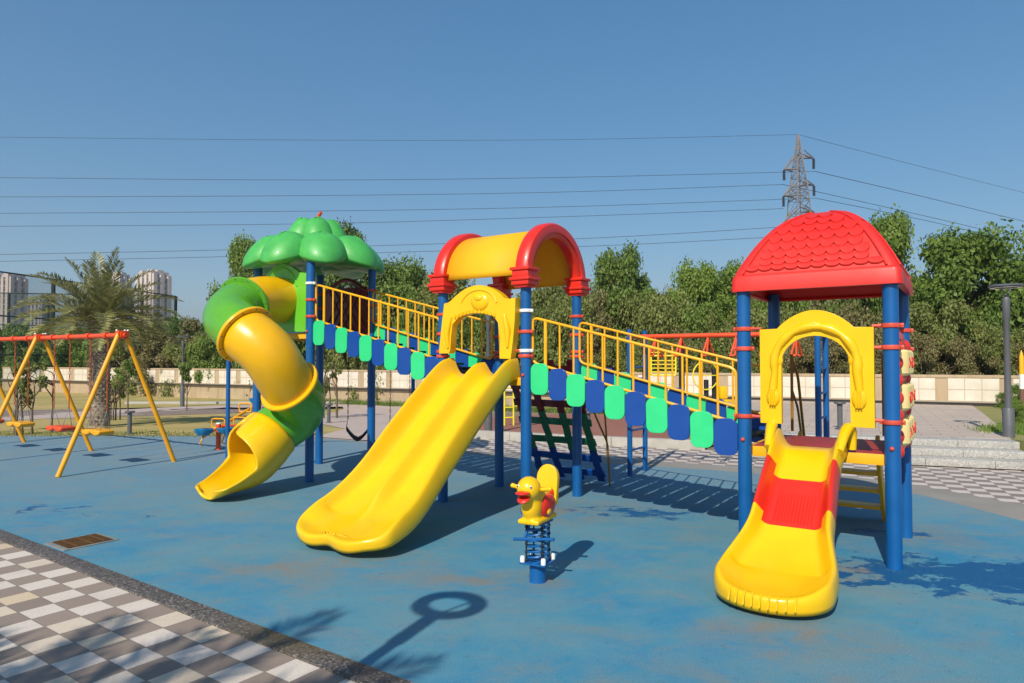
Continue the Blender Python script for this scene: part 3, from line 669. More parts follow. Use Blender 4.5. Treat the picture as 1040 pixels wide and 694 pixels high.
# ---- right roof: square cushion dome with fish scale relief
def dome_roof():
    cx, cy = -T1 / 2, W / 2; hs = .56 + .07; z0, z1, H = 2.19, 2.325, .585
    bm = B(); N = 20
    def prof(t):   # t 0 at rim .. 1 at apex -> (half side, z)
        c_ = math.cos(t * math.pi / 2); return hs * c_ ** .88, z1 + H * (1 - c_ ** 2.0)
    rings = []
    def sq(h, z, rnd=0.05):
        out = []; k = 8; r_ = min(rnd, h)
        for (sx, sy, a0) in ((1, 1, 0), (-1, 1, 90), (-1, -1, 180), (1, -1, 270)):
            for q in range(5): an = R(a0 + 90 * q / 4); out.append(bm.verts.new((cx + sx * (h - r_) + r_ * math.cos(an), cy + sy * (h - r_) + r_ * math.sin(an), z)))
            # points along the side
            nx = {(1, 1): (-1, 1), (-1, 1): (-1, -1), (-1, -1): (1, -1), (1, -1): (1, 1)}[(sx, sy)]
            ang = R(a0 + 90); p0 = Vector((cx + sx * (h - r_) + r_ * math.cos(ang), cy + sy * (h - r_) + r_ * math.sin(ang), z)); p1 = Vector((cx + nx[0] * (h - r_) + r_ * math.cos(ang), cy + nx[1] * (h - r_) + r_ * math.sin(ang), z))
            for q in range(1, k): out.append(bm.verts.new(p0.lerp(p1, q / k)))
        return out
    rings.append(sq(hs - .03, z0)); rings.append(sq(hs + .02, z0)); rings.append(sq(hs + .02, z0 + .02)); rings.append(sq(hs + .012, z1 - .02)); rings.append(sq(hs + .004, z1)); rings.append(sq(hs - .006, z1 + .006))
    for i in range(1, N): h, z = prof(i / N); rings.append(sq(max(h - .006, .02), z + .006, .05 * (1 - i / N) + .012))
    for i in range(len(rings) - 1):
        A, Q = rings[i], rings[i + 1]; n_ = len(A)
        for k in range(n_): bm.faces.new((A[k], A[(k + 1) % n_], Q[(k + 1) % n_], Q[k]))
    top = bm.verts.new((cx, cy, z1 + H + .006)); A = rings[-1]
    for k in range(len(A)): bm.faces.new((A[k], A[(k + 1) % len(A)], top))
    bmesh.ops.recalc_face_normals(bm, faces=bm.faces[:])
    ro = link('roof', bm, ROOFRED, PS); ro['label'] = 'red cushion shaped dome roof with fish scale relief'
    m = ro.modifiers.new('sol', 'SOLIDIFY'); m.thickness = .02; m.offset = -1
    # scales and ridge ribs
    for side in range(4):
        rot = Matrix.Rotation(side * math.pi / 2, 4, 'Z'); M4 = Matrix.Translation((cx, cy, 0)) @ rot
        bm = B()
        def surf(u, t, off=0.0):
            h, z = prof(t); h2, z2 = prof(min(1, t + .01)); T = Vector((0, -(h2 - h), z2 - z)); 
            n_ = Vector((0, -(z2 - z), -(h2 - h) * -1)); n_ = Vector((0, -(z2 - z), (h - h2))); n_.normalize()
            return Vector((u, -h, z)) + n_ * off
        for s_ in (-1, 1):
            pts = []
            for i in range(0, 19): t = .09 + .87 * i / 19; h, z = prof(t); pts.append(M4 @ surf(s_ * max(0, h * .92 - .03), t, .006))
            tube(bm, pts, .009, 7)
        rows_ = 8; R_ = .058
        for i in range(rows_):
            t = .205 + i * .085 ; h, z = prof(t); wid = h * .92 - .04
            if wid < .06 or t > .9: break
            nn = int((wid * 2) / (R_ * 1.75)); 
            for j in range(nn + (i % 2)):
                u = (j - (nn + (i % 2) - 1) / 2) * R_ * 1.8
                if abs(u) + R_ * .7 > wid + .02: continue
                arc = []
                for q in range(9):
                    an = R(180 + 180 * q / 8); dt = math.sin(an) * R_ / .75
                    arc.append(M4 @ surf(u + R_ * math.cos(an) * .95, max(.02, t + dt * .9), .004))
                cen = bm.verts.new(M4 @ surf(u, t, .010)); ring = [bm.verts.new(p_ + (M4.to_3x3() @ Vector((0, -.006, .010)))) for p_ in arc]; base_ = [bm.verts.new(p_) for p_ in arc]
                up_ = [bm.verts.new(M4 @ surf(u + R_ * .95 * f_, t + .05, .0035)) for f_ in (.8, 0, -.8)]
                for q in range(8): bm.faces.new((cen, ring[q], ring[q + 1])); bm.faces.new((ring[q], base_[q], base_[q + 1], ring[q + 1]))
                bm.faces.new((cen, ring[8], up_[0])); bm.faces.new((cen, up_[0], up_[1])); bm.faces.new((cen, up_[1], up_[2])); bm.faces.new((cen, up_[2], ring[0]))
        bmesh.ops.recalc_face_normals(bm, faces=bm.faces[:])
        link('scale_relief', bm, ROOFRED, ro)
dome_roof()
# ---- middle roof: two red arches and a yellow barrel sheet
RZ = 2.50
def arch_frame(a, sgn):
    bm = B(); cy = W / 2
    # stepped arch section: (radius offset, half depth)
    prof = [(.50, -.05), (.50, .05), (.53, .065), (.555, .065), (.56, .08), (.60, .085), (.655, .075), (.675, .045), (.675, -.045), (.655, -.075), (.60, -.085), (.56, -.08), (.555, -.065), (.53, -.065)]
    N = 30; rings = []
    for i in range(N + 1):
        th = math.pi * i / N; z_add = 0
        rings.append([bm.verts.new(P(a + dd, cy - rr * math.cos(th), RZ + rr * .93 * math.sin(th))) for rr, dd in prof])
    n_ = len(prof)
    for i in range(N):
        for k in range(n_): bm.faces.new((rings[i][k], rings[i][(k + 1) % n_], rings[i + 1][(k + 1) % n_], rings[i + 1][k]))
    bm.faces.new(rings[0]); bm.faces.new(list(reversed(rings[-1])))
    bmesh.ops.recalc_face_normals(bm, faces=bm.faces[:])
    af = link('roof_arch', bm, RED, rf2)
    for b in (0, W):
        bm = B(); bb = b + (-.02 if b == 0 else .02)
        for (z, h, sx, sy) in ((2.555, .035, .24, .24), (2.50, .075, .20, .205), (2.45, .035, .25, .25), (2.41, .05, .215, .215), (2.375, .03, .17, .17)): box(bm, P(a, bb, z), (sx, sy, h), None, .012)
        link('arch_foot', bm, RED, rf2)
bm = B(); rr0 = .60; N = 28; A = []; Q = []
for i in range(N + 1):
    th = math.pi * i / N
    A.append(bm.verts.new(P(T2 + .02, W / 2 - rr0 * math.cos(th), RZ + rr0 * .93 * math.sin(th)))); Q.append(bm.verts.new(P(T3 - .02, W / 2 - rr0 * math.cos(th), RZ + rr0 * .93 * math.sin(th))))
for i in range(N): bm.faces.new((A[i], A[i + 1], Q[i + 1], Q[i]))
bmesh.ops.recalc_face_normals(bm, faces=bm.faces[:])
rf2 = link('roof', bm, YELP, PS); rf2['label'] = 'yellow barrel roof sheet between two red arches'
m = rf2.modifiers.new('sol', 'SOLIDIFY'); m.thickness = .015; m.offset = 0
arch_frame(T2, 1); arch_frame(T3, -1)
# ---- left roof: green lobed foliage roof in two tiers
cg = P((T4 + T5) / 2, W / 2, 0)
def lobes(name, n_, r0, rl, zc, hz, flat, phase=0.0, par=None):
    bm = B()
    for i in range(n_):
        an = phase + 2 * math.pi * i / n_; c = cg + Vector((r0 * math.cos(an), r0 * math.sin(an), zc))
        n0 = set(bm.verts); ball(bm, (0, 0, 0), 1.0, u=28, v=18)
        rot = Matrix.Rotation(an, 3, 'Z')
        for v in bm.verts:
            if v not in n0:
                p_ = v.co.copy(); 
                if p_.z < 0: p_.z *= flat
                v.co = c + rot @ Vector((p_.x * rl * 1.12, p_.y * rl * .92, p_.z * hz - .24 * max(0, p_.x) ** 1.5 * hz * 1.6))
        # vein groove ridge with a small leaf crease
        v0 = [c + rot @ Vector((rl * 1.12 * x, 0, hz * math.sqrt(max(0, 1 - x * x)) - .24 * max(0, x) ** 1.5 * hz * 1.6 + .002)) for x in (.15, .35, .5)]
        tube(bm, v0, [.012, .008, .003], 6)
        for s_ in (-1, 1): tube(bm, [v0[0], v0[0] + rot @ Vector((.05, s_ * .06, -.02))], [.009, .003], 5)
    return link(name, bm, GRR, par)
rf3 = lobes('roof', 8, .58, .37, 3.03, .33, .34, R(12), PS); rf3['label'] = 'green cauliflower shaped roof of rounded lobes with a red stalk'
lobes('upper_lobes', 6, .21, .25, 3.30, .33, .5, R(25), rf3)
bm = B(); lathe(bm, [(0, 2.98), (.75, 2.97), (.82, 3.0), (.7, 3.2), (0, 3.3)], cg, 32); link('roof_core', bm, GRR, rf3)
bm = B(); tube(bm, [cg + Vector((0, 0, 3.60)), cg + Vector((.03, 0, 3.66)), cg + Vector((.10, .0, 3.73))], [.035, .026, .022], 10)
for an in range(0, 360, 72): tube(bm, [cg + Vector((0, 0, 3.625)), cg + Vector((.13 * math.cos(R(an)), .13 * math.sin(R(an)), 3.60))], [.025, .008], 7)
link('stalk', bm, ORR, rf3)
# ---- left tower panels
bm = B()
pts = [(-.5, 0), (-.5, .78)] + [(-.36 + .72 * i / 12, .80 + .14 * math.sin(math.pi * i / 12)) for i in range(13)] + [(.5, .78), (.5, 0)]
prism(bm, pts, .06, Matrix.Translation(P((T4 + T5) / 2, .0, 1.98))); bmesh.ops.recalc_face_normals(bm, faces=bm.faces[:])
gp = link('entry_panel', bm, GRP, PS); mod_bevel(gp, .014, 3)
bm = B(); c0 = P((T4 + T5) / 2, -.03, 2.80)
tube(bm, [c0 + Vector((.34 * math.cos(R(q)), 0, -.34 + .40 * math.sin(R(q)))) for q in range(20, 161, 10)], .014, 8); link('relief', bm, GRP, gp)
def lattice_panel(a0, a1, b, z0, h):
    o = link('lattice_panel', (lambda bm: ([box(bm, P((a0 + a1) / 2, b, z0 + h * .45), (.92, .02, h * .86), None, .004)], bm)[1])(B()), DRED, PS)
    bm = B(); c = P((a0 + a1) / 2, b, z0)
    loop = [c + Vector((-.47, 0, 0)), c + Vector((-.47, 0, h * .8))] + [c + Vector((-.36 + .72 * i / 8, 0, h * .86 + .14 * math.sin(math.pi * i / 8))) for i in range(9)] + [c + Vector((.47, 0, h * .8)), c + Vector((.47, 0, 0))]
    tube(bm, loop, .03, 8, closed=True)
    for k in range(-4, 6):
        for sg in (-1, 1):
            p0 = c + Vector((k * .13 - sg * .2, -.016, .03)); p1 = c + Vector((k * .13 + sg * .22, -.016, h * .84))
            if abs(p0.x - c.x) < .47 and abs(p1.x - c.x) < .47: tube(bm, [p0, p1], .011, 6)
    link('lattice', bm, DRED, o)
lattice_panel(T4, T5, W, 2.0, .78)
# ---- tube slide
PSM = Matrix.Translation((2.944, 5.3, 0)) @ Matrix.Rotation(PA, 4, 'Z'); PSI = PSM.inverted()
def L_(x, y, z): return PSI @ Vector((x, y, z))
path = catmull([L_(-3.14, 9.36, 2.42), L_(-3.31, 9.06, 2.40), L_(-3.46, 8.70, 2.29), L_(-3.44, 8.33, 2.11), L_(-3.15, 8.0, 1.93), L_(-2.84, 7.94, 1.68), L_(-2.70, 8.14, 1.36), L_(-2.62, 8.42, 1.12), L_(-2.73, 8.62, .90), L_(-2.99, 8.45, .69)], 8)
ts = bpy.data.objects.new('tube_slide', None)
TR = .315
T, N_, Bn = ring_frames(path)
def tube_seg(i0, i1, m, first=False):
    bm = B(); seg = 36; rings = []
    for i in range(i0, i1 + 1):
        j = i - i0; r_ = TR - (.003 if m is GRT else 0)
        rings.append([bm.verts.new(path[i] + (N_[i] * math.cos(2 * math.pi * k / seg) + Bn[i] * math.sin(2 * math.pi * k / seg)) * r_) for k in range(seg)])
    for i in range(len(rings) - 1):
        for k in range(seg): bm.faces.new((rings[i][k], rings[i][(k + 1) % seg], rings[i + 1][(k + 1) % seg], rings[i + 1][k]))
    bmesh.ops.recalc_face_normals(bm, faces=bm.faces[:])
    return bm
def flange(i, m, par):
    bm = B(); seg = 40; A = []
    t = T[i]; prof = [(TR - .004, -.020), (TR + .05, -.020), (TR + .056, -.010), (TR + .056, .010), (TR + .05, .020), (TR - .004, .020)]
    rings = [[bm.verts.new(path[i] + t * o_ + (N_[i] * math.cos(2 * math.pi * k / seg) + Bn[i] * math.sin(2 * math.pi * k / seg)) * r_) for r_, o_ in prof] for k in range(seg)]
    for k in range(seg):
        for j in range(len(prof)): bm.faces.new((rings[k][j], rings[k][(j + 1) % len(prof)], rings[(k + 1) % seg][(j + 1) % len(prof)], rings[(k + 1) % seg][j]))
    bmesh.ops.recalc_face_normals(bm, faces=bm.faces[:])
    f = link('flange', bm, m, par)
    bm = B()
    for q in range(12): an = 2 * math.pi * q / 12; ball(bm, path[i] + t * .022 + (N_[i] * math.cos(an) + Bn[i] * math.sin(an)) * (TR + .03), .009, u=8, v=6)
    link('bolt', bm, GREYM, f)
segs = [(0, 15, YTUBE), (15, 33, GRT), (33, 50, YTUBE), (50, 72, GRT)]
tsr = None
for k, (i0, i1, m) in enumerate(segs):
    if k == 0:
        tsr = link('tube_slide', tube_seg(i0, i1, m), m, PS); tsr['label'] = 'spiral tube slide of yellow and green sections with an open yellow exit chute'; o = tsr
    else: o = link('tube_section', tube_seg(i0, i1, m), m, tsr)
    md = o.modifiers.new('sol', 'SOLIDIFY'); md.thickness = .014; md.offset = 1 if False else -1
for i, m in ((15, GRT), (33, YTUBE), (50, YTUBE)): flange(i, m, tsr)
# exit chute: a hooded shell opening towards the camera
cpath = catmull([path[-1] + (path[-2] - path[-1]) * .5, L_(-3.11, 8.27, .51), L_(-3.19, 8.13, .39), L_(-3.28, 7.99, .30), L_(-3.37, 7.85, .24), L_(-3.46, 7.72, .20)], 8)
Tc, _, _ = ring_frames(cpath)
bm = B(); seg = 36; rings = []; nC = len(cpath)
for i, c in enumerate(cpath):
    t = i / (nC - 1); tt = Tc[i]; side = tt.cross(Vector((0, 0, 1))).normalized(); up = side.cross(tt).normalized()   # side = right of travel
    # angle 0 = down; positive towards the far (hood) side
    farA = 179 - 88 * sstep(.24, .50, t) - 18 * sstep(.5, 1, t); nearA = 179 - 92 * sstep(.10, .32, t) - 16 * sstep(.4, 1, t)
    rr = (.335 + .015 * sstep(0, .12, t)) * (1 - .16 * sstep(.3, .9, t)); zs = 1 - .42 * sstep(.2, .9, t); wx = 1 + .04 * sstep(.3, 1, t)
    if t > .88: wx *= math.sqrt(max(.25, 1 - ((t - .88) / .12) ** 2 * .70))
    row = []
    for k in range(seg + 1):
        q = -farA + (farA + nearA) * k / seg; an = R(q)
        # flare at both lips
        x = math.sin(an) * rr * wx; z = -math.cos(an) * rr * zs
        row.append(bm.verts.new(c + side * -x * -1 * 1.0 + up * (z + (.0))))
    rings.append(row)
for i in range(nC - 1):
    for k in range(seg): bm.faces.new((rings[i][k], rings[i][k + 1], rings[i + 1][k + 1], rings[i + 1][k]))
bmesh.ops.recalc_face_normals(bm, faces=bm.faces[:])
ch = link('exit_chute', bm, YEL, tsr); md = ch.modifiers.new('sol', 'SOLIDIFY'); md.thickness = .03; md.offset = 0
bm = B(); tube(bm, [v for v in [r_[-1].co if False else None for r_ in []]] or [cpath[1] + Vector((0, 0, 0)), cpath[1] + Vector((0.001, 0, 0.001))], .001, 3); bm.free()

# ---- woven climbing net behind the middle tower
cl = bpy.data.objects.new('climbing_net', None); C.objects.link(cl); cl.parent = PS; cl['label'] = 'woven climbing grid, dark red above green above blue'
cA0, cA1 = T2 + .04, T3 - .04
def cn(u, v): # u 0..1 across, v 0 top..1 bottom
    return P(cA0 + (cA1 - cA0) * u, W + .06 + .82 * v ** 1.15, 1.60 - 1.56 * v)
bands = [(0, .42, DRED), (.42, .74, DGRN), (.74, 1.0, PBLUE)]
def strap(bm, pts, w, th, wdir):
    for p0, p1 in zip(pts, pts[1:]):
        d = (p1 - p0); L = d.length; z_ = d.normalized(); x_ = (wdir - z_ * wdir.dot(z_)).normalized(); y_ = z_.cross(x_)
        rot = Matrix((x_, y_, z_)).transposed(); box(bm, (p0 + p1) / 2, (w, th, L + .012), rot, .004)
for (v0, v1, m) in bands:
    bm = B()
    for i in range(4):
        u = .07 + .287 * i; pts = [cn(u, v0 + (v1 - v0) * k / 5) + Vector((0, .008 * (1 if (i + k) % 2 else -1), 0)) for k in range(6)]
        strap(bm, pts, .10, .022, Vector((1, 0, 0)))
    nr_ = max(2, round((v1 - v0) / .14))
    for j in range(nr_):
        v = v0 + (v1 - v0) * (j + .5) / nr_; pts = [cn(.0 + k / 7, v) + Vector((0, .016 * (-1 if (k + j) % 2 else 1), 0)) for k in range(8)]
        strap(bm, pts, .095, .022, cn(.5, v + .01) - cn(.5, v - .01))
    link('woven_band', bm, m, cl)
bm = B()
for (u_, off) in ((-.07, 0),):
    tube(bm, fillet([P(T2 - .10, W, 1.62), P(T2 - .08, W + .30, 1.25), P(T2 - .06, W + .62, .95), P(T2 - .05, W + .78, .0)], .08), .012, 8)
    tube(bm, fillet([P(T2 - .10, W, 1.40), P(T2 - .08, W + .30, .95), P(T2 - .06, W + .70, .55), P(T2 - .05, W + .78, .02)], .08), .012, 8)
link('handrail', bm, BROWNY, cl)
# ---- stairs behind the right tower
stt = bpy.data.objects.new('stairs', None); C.objects.link(stt); stt.parent = PS
for a in (.22, .90):
    bm = B(); d = Vector((0, .62, -.84)); L = d.length
    box(bm, P(a, W + .33, .43), (.035, .16, L), Matrix.Rotation(math.atan2(.62, .84), 3, 'X'), .006); link('stringer', bm, RAILY, stt)
for k in range(4):
    bm = B(); box(bm, P(.56, W + .12 + .135 * k, .70 - .185 * k), (.64, .17, .035), None, .006); link('tread', bm, RAILY, stt)
for a in (.16, .96):
    bm = B(); tube(bm, fillet([P(a, W + .02, 1.62), P(a, W + .30, 1.45), P(a, W + .62, .72), P(a, W + .66, .0)], .1), .014, 8); tube(bm, fillet([P(a, W + .02, 1.30), P(a, W + .28, 1.12), P(a, W + .56, .60)], .1), .012, 8)
    tube(bm, [P(a, W + .01, .9), P(a, W + .01, 1.66)], .014, 8); link('handrail', bm, BROWNY, stt)
# back rail of the right tower & short side rail
# ---- noughts and crosses panel on the outer side of the right tower
tt_ = bpy.data.objects.new('game_panel', None); C.objects.link(tt_); tt_.parent = PS; tt_.location = (-.018, 0, 0); tt_['label'] = 'noughts and crosses panel of cream rollers in a red frame'
bm = B()
for b in (.14, .98): box(bm, P(-.02, b, 1.28), (.07, .07, .92), None, .02)
for z in (1.72, 1.44, 1.16, .88): box(bm, P(-.02, .56, z), (.085, .80, .07), None, .025)
for b in (.14, .98):
    for z in (1.72, 1.58, 1.44, 1.30, 1.16, 1.0, .88): ball(bm, P(-.035, b, z), .062, (.9, .9, 1.05), u=12, v=8)
ball(bm, P(-.02, .56, 1.76), .10, (.5, 3.2, .9)); link('panel_frame', bm, RED, tt_)
XO = ['X', 'O', 'X', 'O', 'X', 'O', 'X', 'X', 'O']
for i in range(3):
    for j in range(3):
        c = P(-.03, .32 + .24 * j, 1.58 - .28 * i)
        bm = B(); lathe(bm, [(0, -.105), (.075, -.105), (.092, -.085), (.095, 0), (.092, .085), (.075, .105), (0, .105)], c, 20); ro = link('roller', bm, CREAM, tt_)
        bm = B(); s_ = XO[(i * 3 + j) % 9]
        for off in (1,):
            if s_ == 'X':
                for sg in (-1, 1): tube(bm, [c + Vector((.088, -.028, -.038 * sg)), c + Vector((.0955, 0, 0)), c + Vector((.088, .028, .038 * sg))], .006, 6)
            else: tube(bm, [c + Vector((.097 - .35 * (.035 * math.cos(R(q))) ** 2 * 10, .030 * math.cos(R(q)), .042 * math.sin(R(q)))) for q in range(0, 360, 24)], .006, 6, closed=True)
        link('mark', bm, RED, ro)

# ------------------------------------------------------------------ duck spring rider
DK = thing('spring_rider', 'yellow duck spring rider with red wings and beak on a blue spring', 'spring rider', (.187, 4.99, 0), 0)
hd = Vector((-.46, -.888, 0)).normalized(); dk_rot = math.atan2(hd.y, hd.x)     # duck looks this way
DK.rotation_euler = (0, 0, dk_rot)      # local +X forward, +Y duck's left
bm = B(); lathe(bm, [(0, 0), (.063, 0), (.06, .012), (.06, .13), (.05, .137), (0, .137)], (0, 0, 0), 24); link('base_post', bm, POSTB, DK)
bm = B()
for ph in (0, math.pi):
    pts = [Vector((.078 * math.cos(ph + q * .35), .078 * math.sin(ph + q * .35), .15 + .27 * q / 62)) for q in range(63)]
    tube(bm, pts, .0085, 6)
link('spring', bm, POSTB, DK)
bm = B()
for an in range(45, 360, 90):
    pts = [Vector((.088 * math.cos(R(an)), .088 * math.sin(R(an)), .13 + .31 * q / 4)) for q in range(5)]; tube(bm, pts, .006, 6)
    for q in range(5):
        ball(bm, Vector((.088 * math.cos(R(an)), .088 * math.sin(R(an)), .16 + .06 * q)), .012, u=8, v=6)
link('spring_cage', bm, BLK, DK)
bm = B(); box(bm, (0, 0, .142), (.20, .20, .012), None, .004); link('mount_plate', bm, POSTB, DK); bm = B(); box(bm, (0, 0, .43), (.2, .16, .012), None, .004); link('mount_plate', bm, POSTB, DK)
bm = B()
for (x, y) in ((.075, .075), (.075, -.075), (-.075, .075), (-.075, -.075)): lathe(bm, [(0, .195), (.014, .193), (.018, .182), (.018, .15), (0, .15)], (x * 1.1, y * 1.1, 0), 12)
link('cap', bm, WHITE, DK)
bm = B(); tube(bm, [(.07, -.16, .30), (.07, .16, .335)], .012, 10); tube(bm, [(.0, 0, .37), (.05, 0, .345), (.07, 0, .318)], .012, 8); tube(bm, [(.03, -.05, .42), (.06, -.06, .36), (.07, -.07, .31)], .012, 8)
link('foot_bar', bm, POSTB, DK)
bm = B()
ball(bm, (.00, 0, .55), .13, (1.25, .62, .95)); ball(bm, (.10, 0, .56), .10, (.9, .75, 1.15)); ball(bm, (.125, 0, .64), .085, (.8, .8, 1.0))
ball(bm, (.145, 0, .69), .092, (1.0, .95, .96)); ball(bm, (-.10, 0, .56), .09, (1.1, .7, .85)); box(bm, (.0, 0, .455), (.34, .17, .04), None, .015); box(bm, (.0, 0, .50), (.26, .12, .08), None, .02)
pts = [(-.20, .50), (-.24, .62), (-.25, .74), (-.235, .795), (-.20, .805), (-.17, .78), (-.15, .66), (-.12, .58), (-.12, .5)]
body = link('duck_body', bm, YEL, DK); rm = body.modifiers.new('rm', 'REMESH'); rm.mode = 'VOXEL'; rm.voxel_size = .009; rm.use_smooth_shade = True
sm = body.modifiers.new('sm', 'SMOOTH'); sm.factor = .6; sm.iterations = 8
bm = B()
tp = [(-.085, 0), (.085, 0)] + [(.085 * math.cos(R(q)), .19 + .085 * math.sin(R(q)) * 1.2) for q in range(0, 181, 20)]
Mt = Matrix.Translation((-.15, 0, .53)) @ Matrix.Rotation(R(-10), 4, 'Y') @ Matrix.Rotation(R(90), 4, 'Z')
prism(bm, tp, .045, Mt); bmesh.ops.recalc_face_normals(bm, faces=bm.faces[:]); o = link('backrest', bm, YEL, DK); mod_bevel(o, .018, 4)
bm = B()
ball(bm, (.245, 0, .675), .056, (1.0, .95, .26), Matrix.Rotation(R(0), 3, 'Y')); ball(bm, (.230, 0, .636), .052, (.95, .9, .28), Matrix.Rotation(R(34), 3, 'Y')); link('beak', bm, RED, DK)
for s_ in (-1, 1):
    bm = B(); tube(bm, [(.12, s_ * .06, .685), (.115, s_ * .11, .69), (.11, s_ * .145, .695)], [.014, .015, .017], 10); ball(bm, (.11, s_ * .147, .695), .018, u=10, v=8); link('handle', bm, YEL, DK)
    bm = B(); ball(bm, (.215, s_ * .048, .715), .011, (.7, .7, 1.2), u=12, v=8); e_ = link('eye', bm, WHITE, DK); bm = B(); ball(bm, (.2215, s_ * .051, .715), .006, u=8, v=6); link('pupil', bm, BLK, e_)
    bm = B(); ball(bm, (-.03, s_ * .066, .545), .09, (1.35, .36, .95)); ball(bm, (-.12, s_ * .05, .60), .05, (1.6, .4, .7), Matrix.Rotation(R(25), 3, 'Y')); wg = link('wing', bm, RED, DK)
    bm = B(); ball(bm, (.0, s_ * .092, .51), .026, (1.3, .4, .9)); link('wing_spot', bm, YEL, wg)
bm = B(); ball(bm, (-.03, 0, .655), .07, (1.1, .75, .22)); link('saddle', bm, RED, DK)

# ------------------------------------------------------------------ A-frame swing set (left)
SW = thing('swing_set', 'yellow legged swing set with a long orange top beam at the left of the playground', 'swing set', (-5.77, 10.1, 0), math.atan2(1.27, -2.09))
# local +X runs along the beam away from the first frame
for k in range(4):
    x = 2.445 * k
    for sg in (-1, 1):
        bm = B(); tube(bm, [(x, sg * .845, 0), (x, sg * .05, 1.99)], .034, 14); link('leg', bm, SWY, SW)
    bm = B(); lathe(bm, [(.0, -.07), (.06, -.07), (.06, .07), (0, .07)], (0, 0, 0), 16, M4=Matrix.Translation((x, 0, 1.97)) @ Matrix.Rotation(R(90), 4, 'Y')); box(bm, (x, 0, 2.0), (.10, .16, .07), None, .01); fr = link('bracket', bm, ORR, SW)
    bm = B()
    for (dx, dy) in ((-.04, -.06), (.04, -.06), (.04, .06)): ball(bm, (x + dx, dy, 2.04), .016, u=8, v=6)
    link('bolt', bm, WHITE, fr)
bm = B(); tube(bm, [(-.12, 0, 1.97), (2.445 * 3 + .1, 0, 1.97)], .036, 16); link('beam', bm, ORR, SW)
for k in range(3):
    for dx in (.42, .92, 1.50, 2.02): bm = B(); lathe(bm, [(.04, -.035), (.052, -.035), (.052, .035), (.04, .035)], (0, 0, 0), 14, M4=Matrix.Translation((2.445 * k + dx, 0, 1.97)) @ Matrix.Rotation(R(90), 4, 'Y')); link('hanger_collar', bm, ORR, SW)
def chain(bm, a, b, r=.011, step=.045):
    a, b = Vector(a), Vector(b); n_ = max(2, int((b - a).length / step)); d = (b - a) / n_
    for i in range(n_):
        c = a + d * (i + .5); q = d.normalized().to_track_quat('Z', 'Y').to_matrix() @ Matrix.Rotation(R(90 * (i % 2)), 3, 'Z')
        pts = [c + q @ Vector((r * math.cos(R(w)), 0, (step * .62) * math.sin(R(w)))) for w in range(0, 360, 60)]; tube(bm, pts, r * .42, 5, closed=True)
def bucket_seat(mname, mm, label, xc, k):
    wpt = Vector((-5.77, 10.1, 0)) + Matrix.Rotation(math.atan2(1.27, -2.09), 3, 'Z') @ Vector((xc, 0, 0))
    s = thing('swing', label, 'swing', (wpt.x, wpt.y, 1.97), math.atan2(1.27, -2.09))
    bm = B()
    for sg in (-1, 1): chain(bm, (sg * .245, 0, -.05), (sg * .235, 0, -1.15), .012, .06)
    link('chain', bm, RUST, s)
    for sg in (-1, 1): bm = B(); tube(bm, [(sg * .19, .07, -1.42), (sg * .235, 0, -1.14), (sg * .19, -.07, -1.42)], .006, 6); link('hanger', bm, STEEL, s)
    bm = B(); pts = [(-.25, 0), (-.235, -.055), (-.15, -.075), (-.06, -.06), (0, -.035), (.06, -.06), (.15, -.075), (.235, -.055), (.25, 0), (.14, .012), (.0, .015), (-.14, .012)]
    prism(bm, pts, .24, Matrix.Translation((0, 0, -1.43))); bmesh.ops.recalc_face_normals(bm, faces=bm.faces[:]); o = link('seat', bm, mm, s); mod_bevel(o, .02, 3)
    return s
swl = [(0, .62, SWY, 'orange yellow swing seat nearest to the end A-frame with the bolted bracket'), (0, 1.72, ORR, 'red swing seat in the nearest bay beside the palm trunk'),
       (1, .62, SWY, 'orange yellow swing seat in the second bay, left of the middle A-frame'), (1, 1.72, ORR, 'red swing seat in the second bay at the left picture edge')]
for k, dx, m_, lb in swl: bucket_seat('s', m_, lb, 2.445 * k + dx, k)

# ------------------------------------------------------------------ belt swings with thin blue posts behind the left tower
BS = thing('belt_swing_set', 'thin blue posted swing frame behind the left tower', 'swing set', (-4.65, 11.2, 0), math.atan2(.5, 2.85))
LB = 3.0
for x in (0, LB):
    bm = B(); tube(bm, [(x, 0, 0), (x, 0, 2.06)], .034, 12); link('post', bm, POSTB, BS)
bm = B(); tube(bm, [(-.05, 0, 2.04), (LB + .05, 0, 2.04)], .03, 12); link('beam', bm, POSTB, BS)
bsr = math.atan2(.5, 2.85)
for xc, lb in ((2.08, 'black belt swing on steel chains seen left of the yellow double slide'), (2.78, 'black belt swing half hidden behind the yellow double slide')):
    wpt = Vector((-4.65, 11.2, 0)) + Matrix.Rotation(bsr, 3, 'Z') @ Vector((xc, 0, 0))
    s = thing('belt_swing', lb, 'swing', (wpt.x, wpt.y, 2.04), bsr)
    bm = B()
    for sg in (-1, 1): chain(bm, (sg * .16, 0, -.03), (sg * .165, 0, -1.43), .011, .05)
    link('chain', bm, BLK, s)
    bm = B()
    for sg in (-1, 1):
        for y in (-.06, .06): tube(bm, [(sg * .165, 0, -1.42), (sg * .185, y, -1.55)], .005, 5)
    link('shackle', bm, STEEL, s)
    bm = B(); c = [(-.19 + .38 * i / 12, -1.55 - .19 * (1 - (abs(-1 + 2 * i / 12)) ** 1.6)) for i in range(13)]
    prism(bm, c + [(x, z - .06) for x, z in reversed(c)], .16, Matrix()); bmesh.ops.recalc_face_normals(bm, faces=bm.faces[:]); link('belt_seat', bm, BLK, s)

